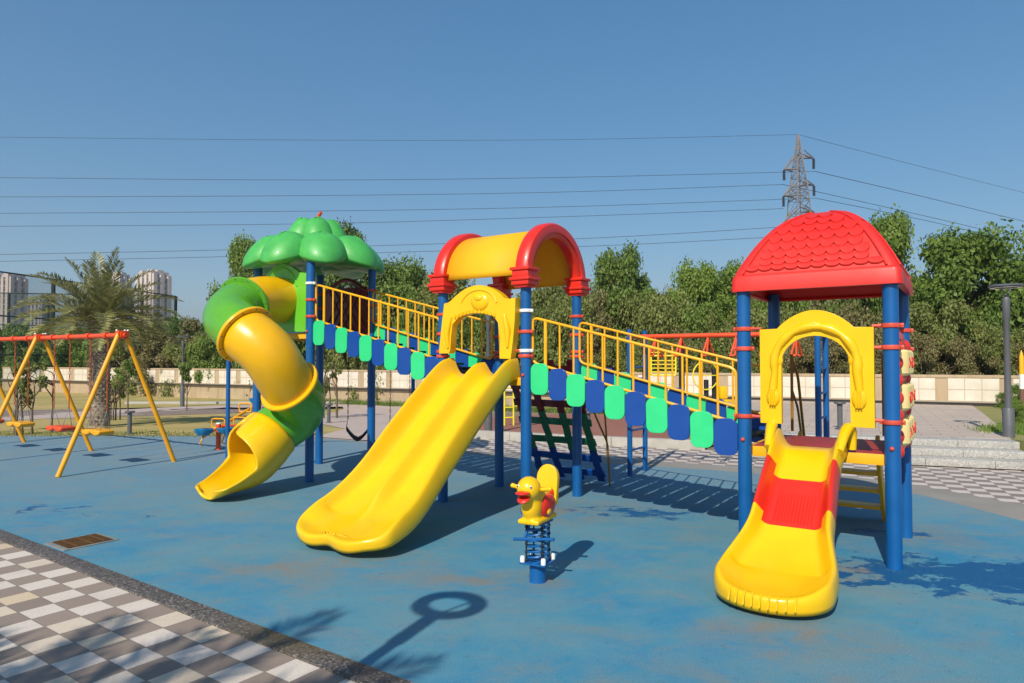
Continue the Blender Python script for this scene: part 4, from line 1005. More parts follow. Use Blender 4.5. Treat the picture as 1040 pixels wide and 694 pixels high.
# ------------------------------------------------------------------ monkey bars behind the bridge
MB = thing('monkey_bars', 'monkey bars with an orange top rail, hanging grips and blue ladder posts', 'monkey bars', (1.63, 9.48, 0), math.atan2(-.555, .832))
for x in (0, 2.42):
    for y in (0, .54): bm = B(); tube(bm, [(x, y, 0), (x, y, 2.03)], .036, 12); link('post', bm, POSTB, MB)
    for z in (.35, .62, .9, 1.2, 1.5): bm = B(); tube(bm, [(x, 0, z), (x, .54, z)], .016, 8); link('rung', bm, POSTB, MB)
for y in (.27,):
    bm = B(); tube(bm, [(0, y, 1.93), (2.42, y, 1.93)], .034, 12); link('top_rail', bm, ORR, MB)
for x in (0, 2.42): bm = B(); tube(bm, [(x, -.03, 1.93), (x, .57, 1.93)], .026, 10); link('cross_rail', bm, ORR, MB)
for i in range(6):
    x = .28 + .37 * i
    bm = B(); tube(bm, [(x, .27, 1.92), (x - .03, .10, 1.66), (x + .03, .10, 1.66), (x, .27, 1.90)], .013, 7); tube(bm, [(x, .27, 1.92), (x - .03, .44, 1.66), (x + .03, .44, 1.66), (x, .27, 1.90)], .013, 7)
    tube(bm, [(x - .035, .08, 1.66), (x + .035, .08, 1.66)], .016, 7); tube(bm, [(x - .035, .46, 1.66), (x + .035, .46, 1.66)], .016, 7); link('grip', bm, ORR, MB)

# ------------------------------------------------------------------ seesaw
SS = thing('seesaw', 'double yellow seesaw with blue seats and an orange red post, left of the tube slide', 'seesaw', (-5.25, 12.25, 0), 0)
def ssbar(p0, p1, seatm0, seatm1):
    p0, p1 = Vector(p0), Vector(p1); d = (p1 - p0).normalized(); side = d.cross(Vector((0, 0, 1))).normalized()
    bm = B(); tube(bm, [p0, p1], .03, 10); o = link('beam', bm, SWY, SS)
    for q, dr, sm_ in ((p0, -1, seatm0), (p1, 1, seatm1)):
        bm = B(); c = q + Vector((0, 0, .06)); lathe(bm, [(0, -.05), (.10, -.04), (.15, .02), (.165, .06), (.15, .065), (.11, .02), (0, .0)], c, 20); link('seat', bm, sm_, o)
        h = q - d * dr * .42
        bm = B(); tube(bm, fillet([h - side * .12, h - side * .14 + Vector((0, 0, .16)), h + side * .14 + Vector((0, 0, .16)), h + side * .12], .06, 4), .013, 8); tube(bm, [h + Vector((0, 0, 0)) - side * .12, h + side * .12], .013, 8); link('handle', bm, SWY, o)
        bm = B(); tube(bm, [q + Vector((0, 0, 0)), q + d * dr * .1 + Vector((0, 0, -.10)), q + d * dr * .02 + Vector((0, 0, -.16))], .014, 8); link('foot_rest', bm, SWY, o)
def rel(px, d, z): v = at(px, d, z); return (v.x + 5.25, v.y - 12.25, v.z)
bm = B(); tube(bm, [(0, 0, 0), (0, 0, .46)], .042, 16); po = link('post', bm, ORR, SS); bm = B(); ball(bm, (0, 0, .465), .043, (1, 1, .5)); link('post_cap', bm, WHITE, po)
bm = B(); tube(bm, [(.75, .35, 0), (.75, .35, .46)], .042, 16); link('post', bm, ORR, SS)
bm = B(); tube(bm, [(0, 0, .42), (.75, .35, .42)], .022, 10); link('axle', bm, ORR, SS)
ssbar(rel(208, 12.0, .27), rel(262, 13.6, .72), LBLUE, LBLUE)
ssbar(rel(230, 12.3, .27), rel(284, 13.9, .72), LBLUE, PINK)
# ------------------------------------------------------------------ lamps and bollards
def lamp_post(loc, label, h=2.82, rz=0):
    t = thing('street_lamp', label, 'street lamp', loc, rz, 'ring headed park lamps')
    bm = B(); lathe(bm, [(0, 0), (.085, 0), (.085, .80), (.078, .815), (.05, .82), (.042, h - .54), (.055, h - .52), (.055, h - .22), (.05, h - .20), (.03, h - .17), (0, h - .17)], (0, 0, 0), 20); link('pole', bm, GREYM, t)
    bm = B(); lathe(bm, [(.135, h - .01), (.145, h - .022), (.22, h - .022), (.245, h - .012), (.245, h + .012), (.22, h + .022), (.145, h + .022), (.135, h + .01), (.135, h - .01)], (0, 0, 0), 36)
    for an in (25, 205): tube(bm, [(0, 0, h - .19), (.05 * math.cos(R(an)), .05 * math.sin(R(an)), h - .12), (.16 * math.cos(R(an)), .16 * math.sin(R(an)), h - .018)], .010, 6)
    link('lamp_head', bm, GREYM, t)
    bm = B(); lathe(bm, [(.16, h - .034), (.22, h - .034), (.22, h - .031), (.16, h - .031), (.16, h - .034)], (0, 0, 0), 30); link('diffuser', bm, WHITE, t)
    return t
lamp_post(at(1022.5, 11.2, 0), 'grey ring headed lamp post beside the granite steps at the right')
lamp_post((-1.77, 1.31, 0), 'grey ring headed lamp post on the checker pavement whose shadow falls on the blue ground')
lamp_post(at(496, 14.8, 0), 'grey lamp post standing behind the middle tower')
lamp_post(at(186, 27.5, zg(27.5)), 'slender grey lamp post far off by the boundary wall, right of the palm')
def bollard(loc, label, h=.5):
    t = thing('bollard_light', label, 'bollard', loc, 0, 'grey bollard lights')
    bm = B(); lathe(bm, [(0, 0), (.09, 0), (.09, .015), (.045, .02), (.045, h - .04), (.0, h - .04)], (0, 0, 0), 18); link('stem', bm, GREYM, t)
    bm = B(); lathe(bm, [(0, h), (.10, h - .005), (.105, h - .03), (.06, h - .05), (0, h - .05)], (0, 0, 0), 20); link('cap', bm, GREYM, t)
bollard(at(133, 14.9, 0), 'grey bollard light at the lawn edge between the swings and the seesaw')
bollard(at(334.5, 18.0, zg(18)), 'dark bollard light beside the pink path')
bollard(at(597, 13.4, 0), 'grey bollard light at the red court kerb behind the climbing net', .6)
bollard(at(852, 12.4, .35), 'grey bollard light on the raised walkway seen through the right tower', .5)
# drain cover
GRATE = mat('rusty_grate', (0.13, 0.065, 0.02), 0.75, 0.3, var=0.3, vscale=25, bump=.5, bscale=90)
DUSTC = mat('dusty_concrete', (0.27, 0.25, 0.21), .9, .2, col2=(.16, .20, .22), vscale=9)
DR = thing('drain_cover', 'rusty brown square drain grate set in pale concrete beside the kerb', 'drain cover', (-3.775, 6.07, 0), KA)
bm = B(); 
for (x, y, sx, sy) in ((0, .185, .40, .03), (0, -.215, .40, .05), (.185, -.01, .03, .36), (-.185, -.01, .03, .36)): box(bm, (x, y, .003), (sx, sy, .012), None, .002)
link('surround', bm, DUSTC, DR)
bm = B(); box(bm, (0, -.01, .0), (.34, .36, .01)) 
for i in range(15): box(bm, (-.158 + i * .0226, -.01, .008), (.011, .35, .012))
for y in (-.12, 0, .1): box(bm, (0, y, .0095), (.34, .012, .012))
link('grate', bm, GRATE, DR, False)

# ------------------------------------------------------------------ gym equipment far behind
GY = thing('gym_station', 'yellow slatted outdoor gym frame between black posts beyond the red court', 'gym frame', at(674, 16.5, zg(16.5)), R(-10))
for x in (-.42, .42): bm = B(); tube(bm, [(x, 0, 0), (x, 0, 1.92)], .07, 14); pq = link('post', bm, BLK, GY); bm = B(); ball(bm, (x, 0, 1.93), .065, (1, 1, .4)); link('post_cap', bm, WHITE, pq)
bm = B(); tube(bm, fillet([(-.30, -.05, 1.25), (-.30, -.05, 1.72), (.28, -.05, 1.72), (.28, -.05, 1.25)], .04, 3, True), .022, 8, closed=True)
for i in range(4): tube(bm, [(-.30, -.05, 1.33 + .09 * i), (.28, -.05, 1.33 + .09 * i)], .014, 6)
tube(bm, [(-.42, 0, 1.80), (-.05, -.02, 1.80)], .014, 6); link('slat_panel', bm, GYMY, GY)
GZ = thing('gym_machine', 'yellow hoop gym machine with a yellow seat on a black post beyond the bridge', 'gym machine', at(718, 16.0, zg(16)), R(15))
for x, h in ((-.03, 1.15), (.18, 1.40)): bm = B(); tube(bm, [(x, 0, 0), (x, 0, h)], .055, 12); link('post', bm, BLK, GZ)
bm = B(); tube(bm, [(-.09 + .33 * math.cos(R(q)), -.08, 1.25 + .33 * math.sin(R(q))) for q in range(0, 360, 15)], .016, 8, closed=True); tube(bm, [(-.42, -.08, 1.25), (.24, -.08, 1.25)], .012, 6); link('hoop', bm, GYMY, GZ)
bm = B(); box(bm, (.38, -.05, .85), (.20, .12, .30), None, .04); box(bm, (.42, -.1, .66), (.22, .24, .06), None, .02); link('seat', bm, YEL, GZ)
GL = thing('gym_ladder', 'small yellow ladder frame seen behind the climbing net', 'gym frame', at(517, 17.0, zg(17)), R(20))
bm = B()
for x in (-.12, .12): tube(bm, [(x, 0, 0), (x, 0, .95)], .022, 8)
for z in (.2, .45, .7, .93): tube(bm, [(-.12, 0, z), (.12, 0, z)], .018, 8)
tube(bm, [(.12, 0, .5), (.42, -.05, .42)], .02, 8); link('ladder', bm, GYMY, GL)
PP = thing('marker_post', 'yellow and white topped post with a brown foot at the right edge', 'post', at(1037, 15.5, .33), 0)
bm = B(); tube(bm, [(0, 0, 0), (0, 0, .62)], .05, 12); link('post_foot', bm, mat('brown_paint', (.16, .08, .05), .6), PP)
bm = B(); tube(bm, [(0, 0, .62), (0, 0, .95)], .05, 12); link('post_shaft', bm, WHITE, PP)
bm = B(); tube(bm, [(0, 0, .95), (0, 0, 1.35), (0, 0, 1.5)], [.05, .045, .005], 12); link('post_tip', bm, RAILY, PP)

# ------------------------------------------------------------------ vegetation
def leaf_cloud(centers, radii, n_per, size, upb=0.35, squash=(1, 1, .8), seed=0, elong=1.7):
    g = np.random.default_rng(seed); V = []; nC = len(centers)
    cs = np.array(centers); rs = np.array(radii)
    idx = np.repeat(np.arange(nC), n_per); N = len(idx)
    d = g.normal(size=(N, 3)); d /= np.linalg.norm(d, axis=1)[:, None]
    rad = rs[idx] * (g.random(N) ** 0.45) * (1 + .12 * g.normal(size=N))
    pos = cs[idx] + d * rad[:, None] * np.array(squash)
    nrm = d * 0.7 + g.normal(size=(N, 3)) * .6 + np.array([0, 0, upb]); nrm /= np.linalg.norm(nrm, axis=1)[:, None]
    ax = g.normal(size=(N, 3)); ax -= nrm * (ax * nrm).sum(1)[:, None]; ax /= np.linalg.norm(ax, axis=1)[:, None]; bx = np.cross(nrm, ax)
    s = size * (0.6 + .8 * g.random(N))[:, None]
    bend = nrm * s * .18
    v = np.stack([pos - ax * s * elong * .5, pos + bx * s * .5 - bend, pos + ax * s * elong * .5, pos - bx * s * .5 - bend], 1).reshape(-1, 3)
    return v
def mesh_quads(name, v, m):
    n_ = len(v) // 4; me = bpy.data.meshes.new(name); me.vertices.add(len(v)); me.vertices.foreach_set('co', v.astype(np.float32).ravel())
    me.loops.add(n_ * 4); me.loops.foreach_set('vertex_index', np.arange(n_ * 4, dtype=np.int32)); me.polygons.add(n_)
    me.polygons.foreach_set('loop_start', np.arange(0, n_ * 4, 4, dtype=np.int32)); me.update(calc_edges=True); me.materials.append(m); return me
def trunk_mesh(h, r, targets, seed, stems=1, lean=.1):
    rd = random.Random(seed); bm = B()
    for s_ in range(stems):
        bx, by = (rd.uniform(-.25, .25) * (stems > 1), rd.uniform(-.25, .25) * (stems > 1))
        pts = [Vector((bx, by, -.1))]
        for i in range(1, 5): pts.append(Vector((bx + rd.uniform(-1, 1) * lean * i * h / 4, by + rd.uniform(-1, 1) * lean * i * h / 4, h * i / 4)))
        tube(bm, catmull(pts, 3), [r * (1 - .55 * i / 12) * (1.35 if i == 0 else 1) for i in range(13)], 9)
        for t in targets[s_::stems]:
            t = Vector(t); i0 = rd.choice([2, 3, 4]); a = pts[i0]
            mid = a.lerp(t, .5) + Vector((rd.uniform(-.1, .1), rd.uniform(-.1, .1), .08 * h))
            tube(bm, catmull([a, mid, t], 3), [r * .5 * (1 - .8 * k / 6) for k in range(7)], 6)
    return bm
def make_variant(name, kind, seed, leafm):
    """unit sized tree about 1 m tall x 1 m wide, scaled on placing; kinds: tree, shrub"""
    rd = random.Random(seed); cs, rs = [], []
    if kind == 'tree':      # trunk, rounded crown between .3 and 1
        for i in range(40):
            th = rd.uniform(0, 6.283); ph = rd.uniform(-.9, 1.3); rr = rd.uniform(.3, 1.0) ** .5 * .36
            cs.append((rr * math.cos(th) * math.cos(ph), rr * math.sin(th) * math.cos(ph), .64 + .30 * math.sin(ph) * rd.uniform(.7, 1.0))); rs.append(rd.uniform(.09, .16))
        v = leaf_cloud(cs, rs, 520, .0165, seed=seed)
        tb = trunk_mesh(.45, .022, cs[:10], seed)
    elif kind == 'shrub':
        for i in range(34):
            th = rd.uniform(0, 6.283); rr = rd.uniform(0, 1) ** .5 * .45; zt = .86 - .9 * rr * rr
            cs.append((rr * math.cos(th), rr * math.sin(th), rd.uniform(.12, 1) * zt)); rs.append(rd.uniform(.09, .17))
        v = leaf_cloud(cs, rs, 480, .020, seed=seed, squash=(1, 1, .9))
        tb = trunk_mesh(.35, .018, cs[:14], seed, stems=4, lean=.12)
    elif kind == 'sapling':
        for i in range(9):
            th = rd.uniform(0, 6.283); rr = rd.uniform(.02, .2); cs.append((rr * math.cos(th), rr * math.sin(th), rd.uniform(.55, .97))); rs.append(rd.uniform(.06, .12))
        v = leaf_cloud(cs, rs, 110, .045, seed=seed)
        tb = trunk_mesh(.6, .02, cs, seed, stems=1, lean=.03)
    elif kind == 'multistem':
        for i in range(16):
            th = rd.uniform(0, 6.283); rr = rd.uniform(.05, .3); cs.append((rr * math.cos(th), rr * math.sin(th), rd.uniform(.35, .98))); rs.append(rd.uniform(.05, .10))
        v = leaf_cloud(cs, rs, 70, .034, seed=seed)
        tb = trunk_mesh(.55, .02, cs, seed, stems=5, lean=.05)
    me = mesh_quads('crown', v, leafm)
    tm = bpy.data.meshes.new('trunk'); tb.to_mesh(tm); tb.free(); tm.shade_smooth(); tm.materials.append(BARK)
    return me, tm
VAR = {}
def plant(name, kind, seed, leafm, loc, h, w, label, cat, group=None, rz=None):
    key = (kind, seed, leafm.name)
    if key not in VAR: VAR[key] = make_variant(name, kind, seed, leafm)
    me, tm = VAR[key]
    t = thing(name, label, cat, loc, random.uniform(0, 6.28) if rz is None else rz, group)
    for nm, mm in (('crown', me), ('trunk', tm)):
        o = bpy.data.objects.new(nm, mm); C.objects.link(o); o.parent = t; o.scale = (w, w, h)
    return t
def wall_d(px):   # distance of the wall along the view ray at this column
    k = (px - 520) / F_; # x = k*y ; solve on line
    # WP + s*wd
    s = (k * WP.y - WP.x) / (wd.x - k * wd.y); return WP.y + s * wd.y
G1 = 'dense shrubs behind the boundary wall'; G2 = 'trees behind the boundary wall'
def ztop(y, d): return 1.6 + (366 - y) / F_ * d
# named trees whose crowns stand out: (px, ytop, extra depth, width m, kind, seed, leaf, label)
TREES = [
 (248, 246, 3.5, 3.4, 'tree', 11, LF_MID, 'loose green tree rising left of the green cauliflower roof'),
 (352, 232, 3.5, 4.2, 'tree', 12, LF_MID, 'tall green tree peeking out just right of the green cauliflower roof'),
 (400, 262, 4.0, 4.4, 'tree', 13, LF_MID, 'dark green tree above the left bridge railing'),
 (300, 268, 6.0, 4.6, 'tree', 14, LF_OLV, 'olive tree hidden mostly behind the left tower'),
 (455, 280, 3.0, 4.0, 'tree', 11, LF_OLV, 'olive tree behind the yellow arch panel of the middle tower'),
 (632, 253, 3.0, 3.0, 'tree', 12, LF_MID, 'green tree with a square top right of the red arches'),
 (706, 266, 3.0, 2.6, 'tree', 13, LF_BRT, 'bright green tree just left of the red dome roof'),
 (742, 272, 4.0, 3.2, 'tree', 14, LF_BRT, 'bright green tree tucked behind the left edge of the red dome roof'),
 (905, 222, 3.5, 2.9, 'tree', 11, LF_BRT, 'bright green tree just right of the red dome roof'),
 (862, 262, 4.5, 3.0, 'tree', 12, LF_MID, 'green tree under the right end of the red dome roof'),
 (985, 232, 3.0, 4.3, 'tree', 13, LF_BRT, 'broad round bright green tree left of the right lamp post'),
 (1065, 258, 3.0, 3.6, 'tree', 14, LF_BRT, 'bright green tree cut by the right picture edge'),
 (812, 280, 3.5, 3.0, 'tree', 13, LF_MID, 'green tree seen between the posts under the red dome roof'),
]
for (px, yt, ex, w, kd_, sd, lf, lb) in TREES:
    d = wall_d(px) + ex; h = ztop(yt, d) + .3; p_ = at(px, d, -.3)
    plant('leafy_tree', kd_, sd, lf, p_, h / .97, w * 1.15, lb, 'tree', G2)
# shrub belt
LAB = []
ORD = ['leftmost', 'second from left', 'third from left', 'fourth from left', 'fifth from left', 'sixth from left', 'seventh from left', 'eighth from left', 'ninth from left']
def name_them(LAB, noun):
    from collections import defaultdict
    D = defaultdict(list)
    for q in LAB: D[q[1:4]].append(q)
    for key, L in D.items():
        L.sort(key=lambda q: q[0])
        for i, q in enumerate(L):
            q[4]['label'] = '%s %s %s %s' % (key[0], key[1], noun, key[2]) + ('' if len(L) == 1 else ', ' + ORD[i])
rd = random.Random(5); lfs = [LF_DRY, LF_OLV, LF_DRY, LF_MID, LF_OLV]; k = 0
cols = list(range(118, 1100, 26))
where = lambda px: ('between palm and tube slide' if px < 235 else 'behind the left tower' if px < 330 else 'behind the left bridge' if px < 440 else 'behind the middle tower' if px < 600 else 'above the right bridge' if px < 745 else 'seen through the right tower' if px < 890 else 'left of the right lamp post' if px < 1010 else 'right of the right lamp post')
look = {LF_DRY.name: 'brownish half dry', LF_OLV.name: 'olive green', LF_MID.name: 'mid green', LF_BRT.name: 'fresh green'}
for i, px in enumerate(cols):
    for row in range(2):
        pxx = px + rd.uniform(-8, 8) + 13 * row; d = wall_d(px) + 1.7 + 2.3 * row + rd.uniform(-.3, .5)
        if px < 240: yt = rd.uniform(318, 332) - 4 * row
        elif px < 590: yt = rd.uniform(286, 302) - 10 * row
        elif px < 690: yt = rd.uniform(284, 300) - 6 * row
        else: yt = rd.uniform(284, 305) - 8 * row
        if px > 870: yt += 6
        lf = rd.choice(lfs) if px > 600 else rd.choice([LF_DRY, LF_OLV, LF_MID, LF_OLV]); h = ztop(yt, d) + .4
        LAB.append((pxx, look[lf.name], 'rear' if row else 'front', where(px), plant('wall_shrub', 'shrub', rd.choice([21, 22, 23, 24]), lf, at(pxx, d, -.4), h / .95, rd.uniform(1.9, 2.7) * (1 + (d - 20) * .03), 'x', 'shrub', G1)))
# greenery beyond the wall on the left, behind the net fence
for i, px in enumerate(range(-60, 120, 24)):
    d = wall_d(max(px, -60)) + 4 + rd.uniform(0, 2); yt = rd.uniform(318, 336)
    plant('wall_shrub', 'shrub', rd.choice([21, 22, 23]), rd.choice([LF_MID, LF_BRT]), at(px, d, -.4), ztop(yt, d) + .4, 3.6, '%s dense green shrub beyond the wall by the tall net fence' % (['leftmost', 'second from left', 'third from left', 'fourth from left', 'fifth from left', 'sixth from left', 'seventh from left', 'rightmost'][i]), 'shrub', 'green shrubs by the net fence')
# low twiggy hedge right on top of the wall at the right
for i, px in enumerate(range(600, 1090, 30)):
    d = wall_d(px) + .75; lf = rd.choice([LF_DRY, LF_DRY, LF_OLV])
    LAB.append((px, look[lf.name], 'low', where(px), plant('hedge_bush', 'shrub', rd.choice([21, 22, 23, 24]), lf, at(px, d, .2), ztop(rd.uniform(325, 340), d) - .2, 1.6, 'x', 'bush', 'low bushes leaning over the wall coping')))
name_them([q for q in LAB if q[2] != 'low'], 'wall shrub'); name_them([q for q in LAB if q[2] == 'low'], 'wall bush')
# small trees on the lawn
plant('multi_stem_tree', 'multistem', 31, LF_OLV, at(32, 14.8, 0), ztop(352, 14.8), 1.3, 'thin multi stemmed young tree with sparse leaves behind the swings', 'tree')
plant('young_tree', 'multistem', 32, LF_MID, at(121, 19.5, zg(19.5)), ztop(366, 19.5) - zg(19.5), 1.2, 'small twin trunked tree on the lawn just right of the palm', 'tree')
plant('young_tree', 'sapling', 33, LF_OLV, at(131, 24, zg(24)), ztop(362, 24) - zg(24), 1.4, 'thin young tree near the wall, right of the swing frame top', 'tree')
plant('young_tree', 'sapling', 34, LF_MID, at(190.5, 25, zg(25)), ztop(368, 25) - zg(25), 1.2, 'young tree next to the slender far lamp post', 'tree')
plant('young_tree', 'multistem', 35, LF_OLV, at(331, 20.5, zg(20.5)), ztop(352, 20.5) - zg(20.5), 1.5, 'sparse young tree by the path seen between the left tower posts', 'tree')
for (px, d, s_, lb) in ((1030, 13.2, .55, 'small leafy green shrub on the bank beside the right lamp post'), (1031, 17.5, .7, 'small shrub at the foot of the wall by the yellow tipped post'), (1018, 18.2, .45, 'lowest tuft of green leaves at the wall foot near the right lamp post')):
    plant('bank_shrub', 'shrub', 21, LF_BRT, at(px, d, .33), s_, s_ * .8, lb, 'shrub')
# grass along the wall foot
def tufts(name, pts, n_, h, m, label, spread):
    g = np.random.default_rng(3); L = []
    for q in range(n_):
        i = g.integers(0, len(pts) - 1); t = g.random(); a, b = np.array(pts[i]), np.array(pts[i + 1]); c = a + (b - a) * t + np.append(g.normal(size=2) * spread, 0)
        hh = h * (.4 + g.random()); w = .012; an = g.random() * 6.28; dx, dy = math.cos(an) * w, math.sin(an) * w; lx, ly = g.normal(size=2) * hh * .35
        c[2] = zg(c[1]) if c[2] == 0 else c[2]
        L += [(c[0] - dx, c[1] - dy, c[2] - .01), (c[0] + dx, c[1] + dy, c[2] - .01), (c[0] + lx + dx * .2, c[1] + ly + dy * .2, c[2] + hh), (c[0] + lx - dx * .2, c[1] + ly - dy * .2, c[2] + hh)]
    o = bpy.data.objects.new(name, mesh_quads(name, np.array(L), m)); C.objects.link(o); o['kind'] = 'stuff'; o['label'] = label; o['category'] = 'grass'
wl_ = [tuple(Wpt(s_, .35)) for s_ in (10, 16, 22, 27)]
tufts('grass_tufts', wl_, 9000, .16, LF_MID, 'green weeds growing along the foot of the boundary wall', .22)
tufts('lawn_grass', [(-28, 14.95, 0), (-5.2, 14.8, 0)], 9000, .02, LF_OLV, 'short dry grass at the near edge of the lawn', .28)
tufts('bank_grass', [(8.5, 11.9, .336), (10.2, 13.2, .336), (13, 12.5, .336), (13, 15, .336)], 9000, .07, LF_BRT, 'short green grass on the raised bank', .22)

# palms
def palm(loc, th, tr, nf, fl, label, seed, droop=1.0, zc=0):
    rd = random.Random(seed); t = thing('palm_tree', label, 'palm', loc, 0)
    bm = B(); n_ = 14; tube(bm, [(0.03 * math.sin(i), .02 * math.cos(i * 1.3), th * i / n_ - .05) for i in range(n_ + 1)], [tr * (1.15 if i == 0 else 1.0) * (1 + .15 * (i > 11)) for i in range(n_ + 1)], 18)
    rows_ = int(th / .085)
    for i in range(rows_):     # diamond leaf scars
        z = .05 + i * .085
        for k in range(11):
            an = 2 * math.pi * (k + .5 * (i % 2)) / 11; c = Vector((math.cos(an), math.sin(an), 0)); s_ = Vector((-c.y, c.x, 0)); rr = tr * (1 + .15 * (z > th * .85))
            a = c * rr * 1.0; w = tr * .30; out = c * (tr * rd.uniform(.14, .26))
            vs_ = [bm.verts.new(a + Vector((0, 0, z - .055))), bm.verts.new(a + s_ * w + Vector((0, 0, z))), bm.verts.new(a + Vector((0, 0, z + .05))), bm.verts.new(a - s_ * w + Vector((0, 0, z))), bm.verts.new(a + out + Vector((0, 0, z + .045)))]
            for q in range(4): bm.faces.new((vs_[q], vs_[(q + 1) % 4], vs_[4]))
    link('trunk', bm, BARKP, t, smooth=False)
    V = []
    def quad(a, b, c, d): V.extend([a, b, c, d])
    for f in range(nf):
        az = f * 2.39996 + rd.uniform(-.15, .15); el = R(76 - 80 * (f / nf) ** .85 + rd.uniform(-7, 7)); L = fl * rd.uniform(.82, 1.05)
        d = Vector((math.cos(az) * math.cos(el), math.sin(az) * math.cos(el), math.sin(el))); p_ = Vector((0, 0, th - .02)) + Vector((d.x, d.y, 0)) * tr * .6; n_ = 26; st = L / n_; pts = [p_.copy()]
        for k in range(n_):
            d = (d + Vector((0, 0, -.038 * droop * (.5 + k / n_) * (1 + .5 * math.cos(el))))).normalized(); p_ = p_ + d * st; pts.append(p_.copy())
        for k in range(n_):
            T_ = (pts[k + 1] - pts[k]).normalized(); sd = T_.cross(Vector((0, 0, 1))); sd = sd.normalized() if sd.length > .05 else Vector((1, 0, 0)); up = sd.cross(T_); w = .014 * (1 - k / n_) + .003
            quad(pts[k] - sd * w, pts[k] + sd * w, pts[k + 1] + sd * w * .9, pts[k + 1] - sd * w * .9); quad(pts[k] - up * w, pts[k] + up * w * .4, pts[k + 1] + up * w * .4, pts[k + 1] - up * w)
            if k < 3: continue
            ll = fl * .20 * math.sin(math.pi * min(1, (k + 2) / n_ * .93)) ** .6
            for s_ in (-1, 1):
                for h_ in (0, .5):
                    q = pts[k].lerp(pts[k + 1], h_); dr = (sd * s_ * rd.uniform(.75, 1) + T_ * rd.uniform(.55, .9) + up * rd.uniform(.05, .55)).normalized(); tip = q + dr * ll * rd.uniform(.8, 1.1) + Vector((0, 0, -.03 * ll)); mid = q.lerp(tip, .45); wv = T_ * .026
                    quad(q - wv * .4, mid - wv, tip, mid + wv)
    o = bpy.data.objects.new('crown', mesh_quads('crown', np.array([tuple(v) for v in V]), LF_PALM)); C.objects.link(o); o.parent = t
    return t
BARKP = mat('palm_bark', (0.42, 0.35, 0.28), 0.95, 0.15, col2=(0.13, 0.10, 0.08), vscale=16, bump=.6, bscale=60)
palm(at(102, 16.8, zg(16.8)), 2.62, .21, 46, 1.85, 'date palm with a thick scaly trunk and arching fronds behind the swings', 41, .85)
palm((-4.05, -1.8, 0), 3.0, .2, 36, 2.1, 'date palm standing behind the photographer on the checker pavement', 42, .8)

# ------------------------------------------------------------------ tall net fence (left, beyond the wall)
NETM, n, l, p = nodes_mat('green_netting'); p.inputs['Base Color'].default_value = (.035, .075, .06, 1); p.inputs['Roughness'].default_value = .8
tr_ = n.new('ShaderNodeBsdfTransparent'); mx = n.new('ShaderNodeMixShader'); mx.inputs[0].default_value = .27; l.new(tr_.outputs[0], mx.inputs[1]); l.new(p.outputs[0], mx.inputs[2]); l.new(mx.outputs[0], n['Material Output'].inputs[0])
FPOST = mat('dark_green_post', (.012, .025, .02), .5)
NF = thing('net_fence', 'tall dark green sports net fence on slim posts beyond the boundary wall at the left', 'fence', (-25.5, 34, -.3), 0)
def nseg(p0, p1, h0, h1, nposts, label=None):
    p0, p1 = Vector(p0), Vector(p1)
    for i in range(nposts + 1):
        c = p0.lerp(p1, i / nposts); h = h0 + (h1 - h0) * i / nposts; bm = B(); tube(bm, [c, c + Vector((0, 0, h))], .12, 8); link('post', bm, FPOST, NF)
    bm = B()
    for f_ in (1.0, .64, .32): tube(bm, [p0 + Vector((0, 0, h0 * f_)), p1 + Vector((0, 0, h1 * f_))], .045, 6)
    link('rail', bm, FPOST, NF)
    bm = B(); q = [bm.verts.new(p0), bm.verts.new(p1), bm.verts.new(p1 + Vector((0, 0, h1))), bm.verts.new(p0 + Vector((0, 0, h0)))]; bm.faces.new(q); link('net', bm, NETM, NF, False)
a0 = at(-8, 38) - Vector((-25.5, 34, 0)); a1 = at(178, 56) - Vector((-25.5, 34, 0)); a2 = at(-30, 62) - Vector((-25.5, 34, 0)); 
nseg(a0, a1, ztop(275, 38) + .3, ztop(301, 56) + .3, 4)
nseg(a2, a1, ztop(297, 62) + .3, ztop(301, 56) + .3, 5)
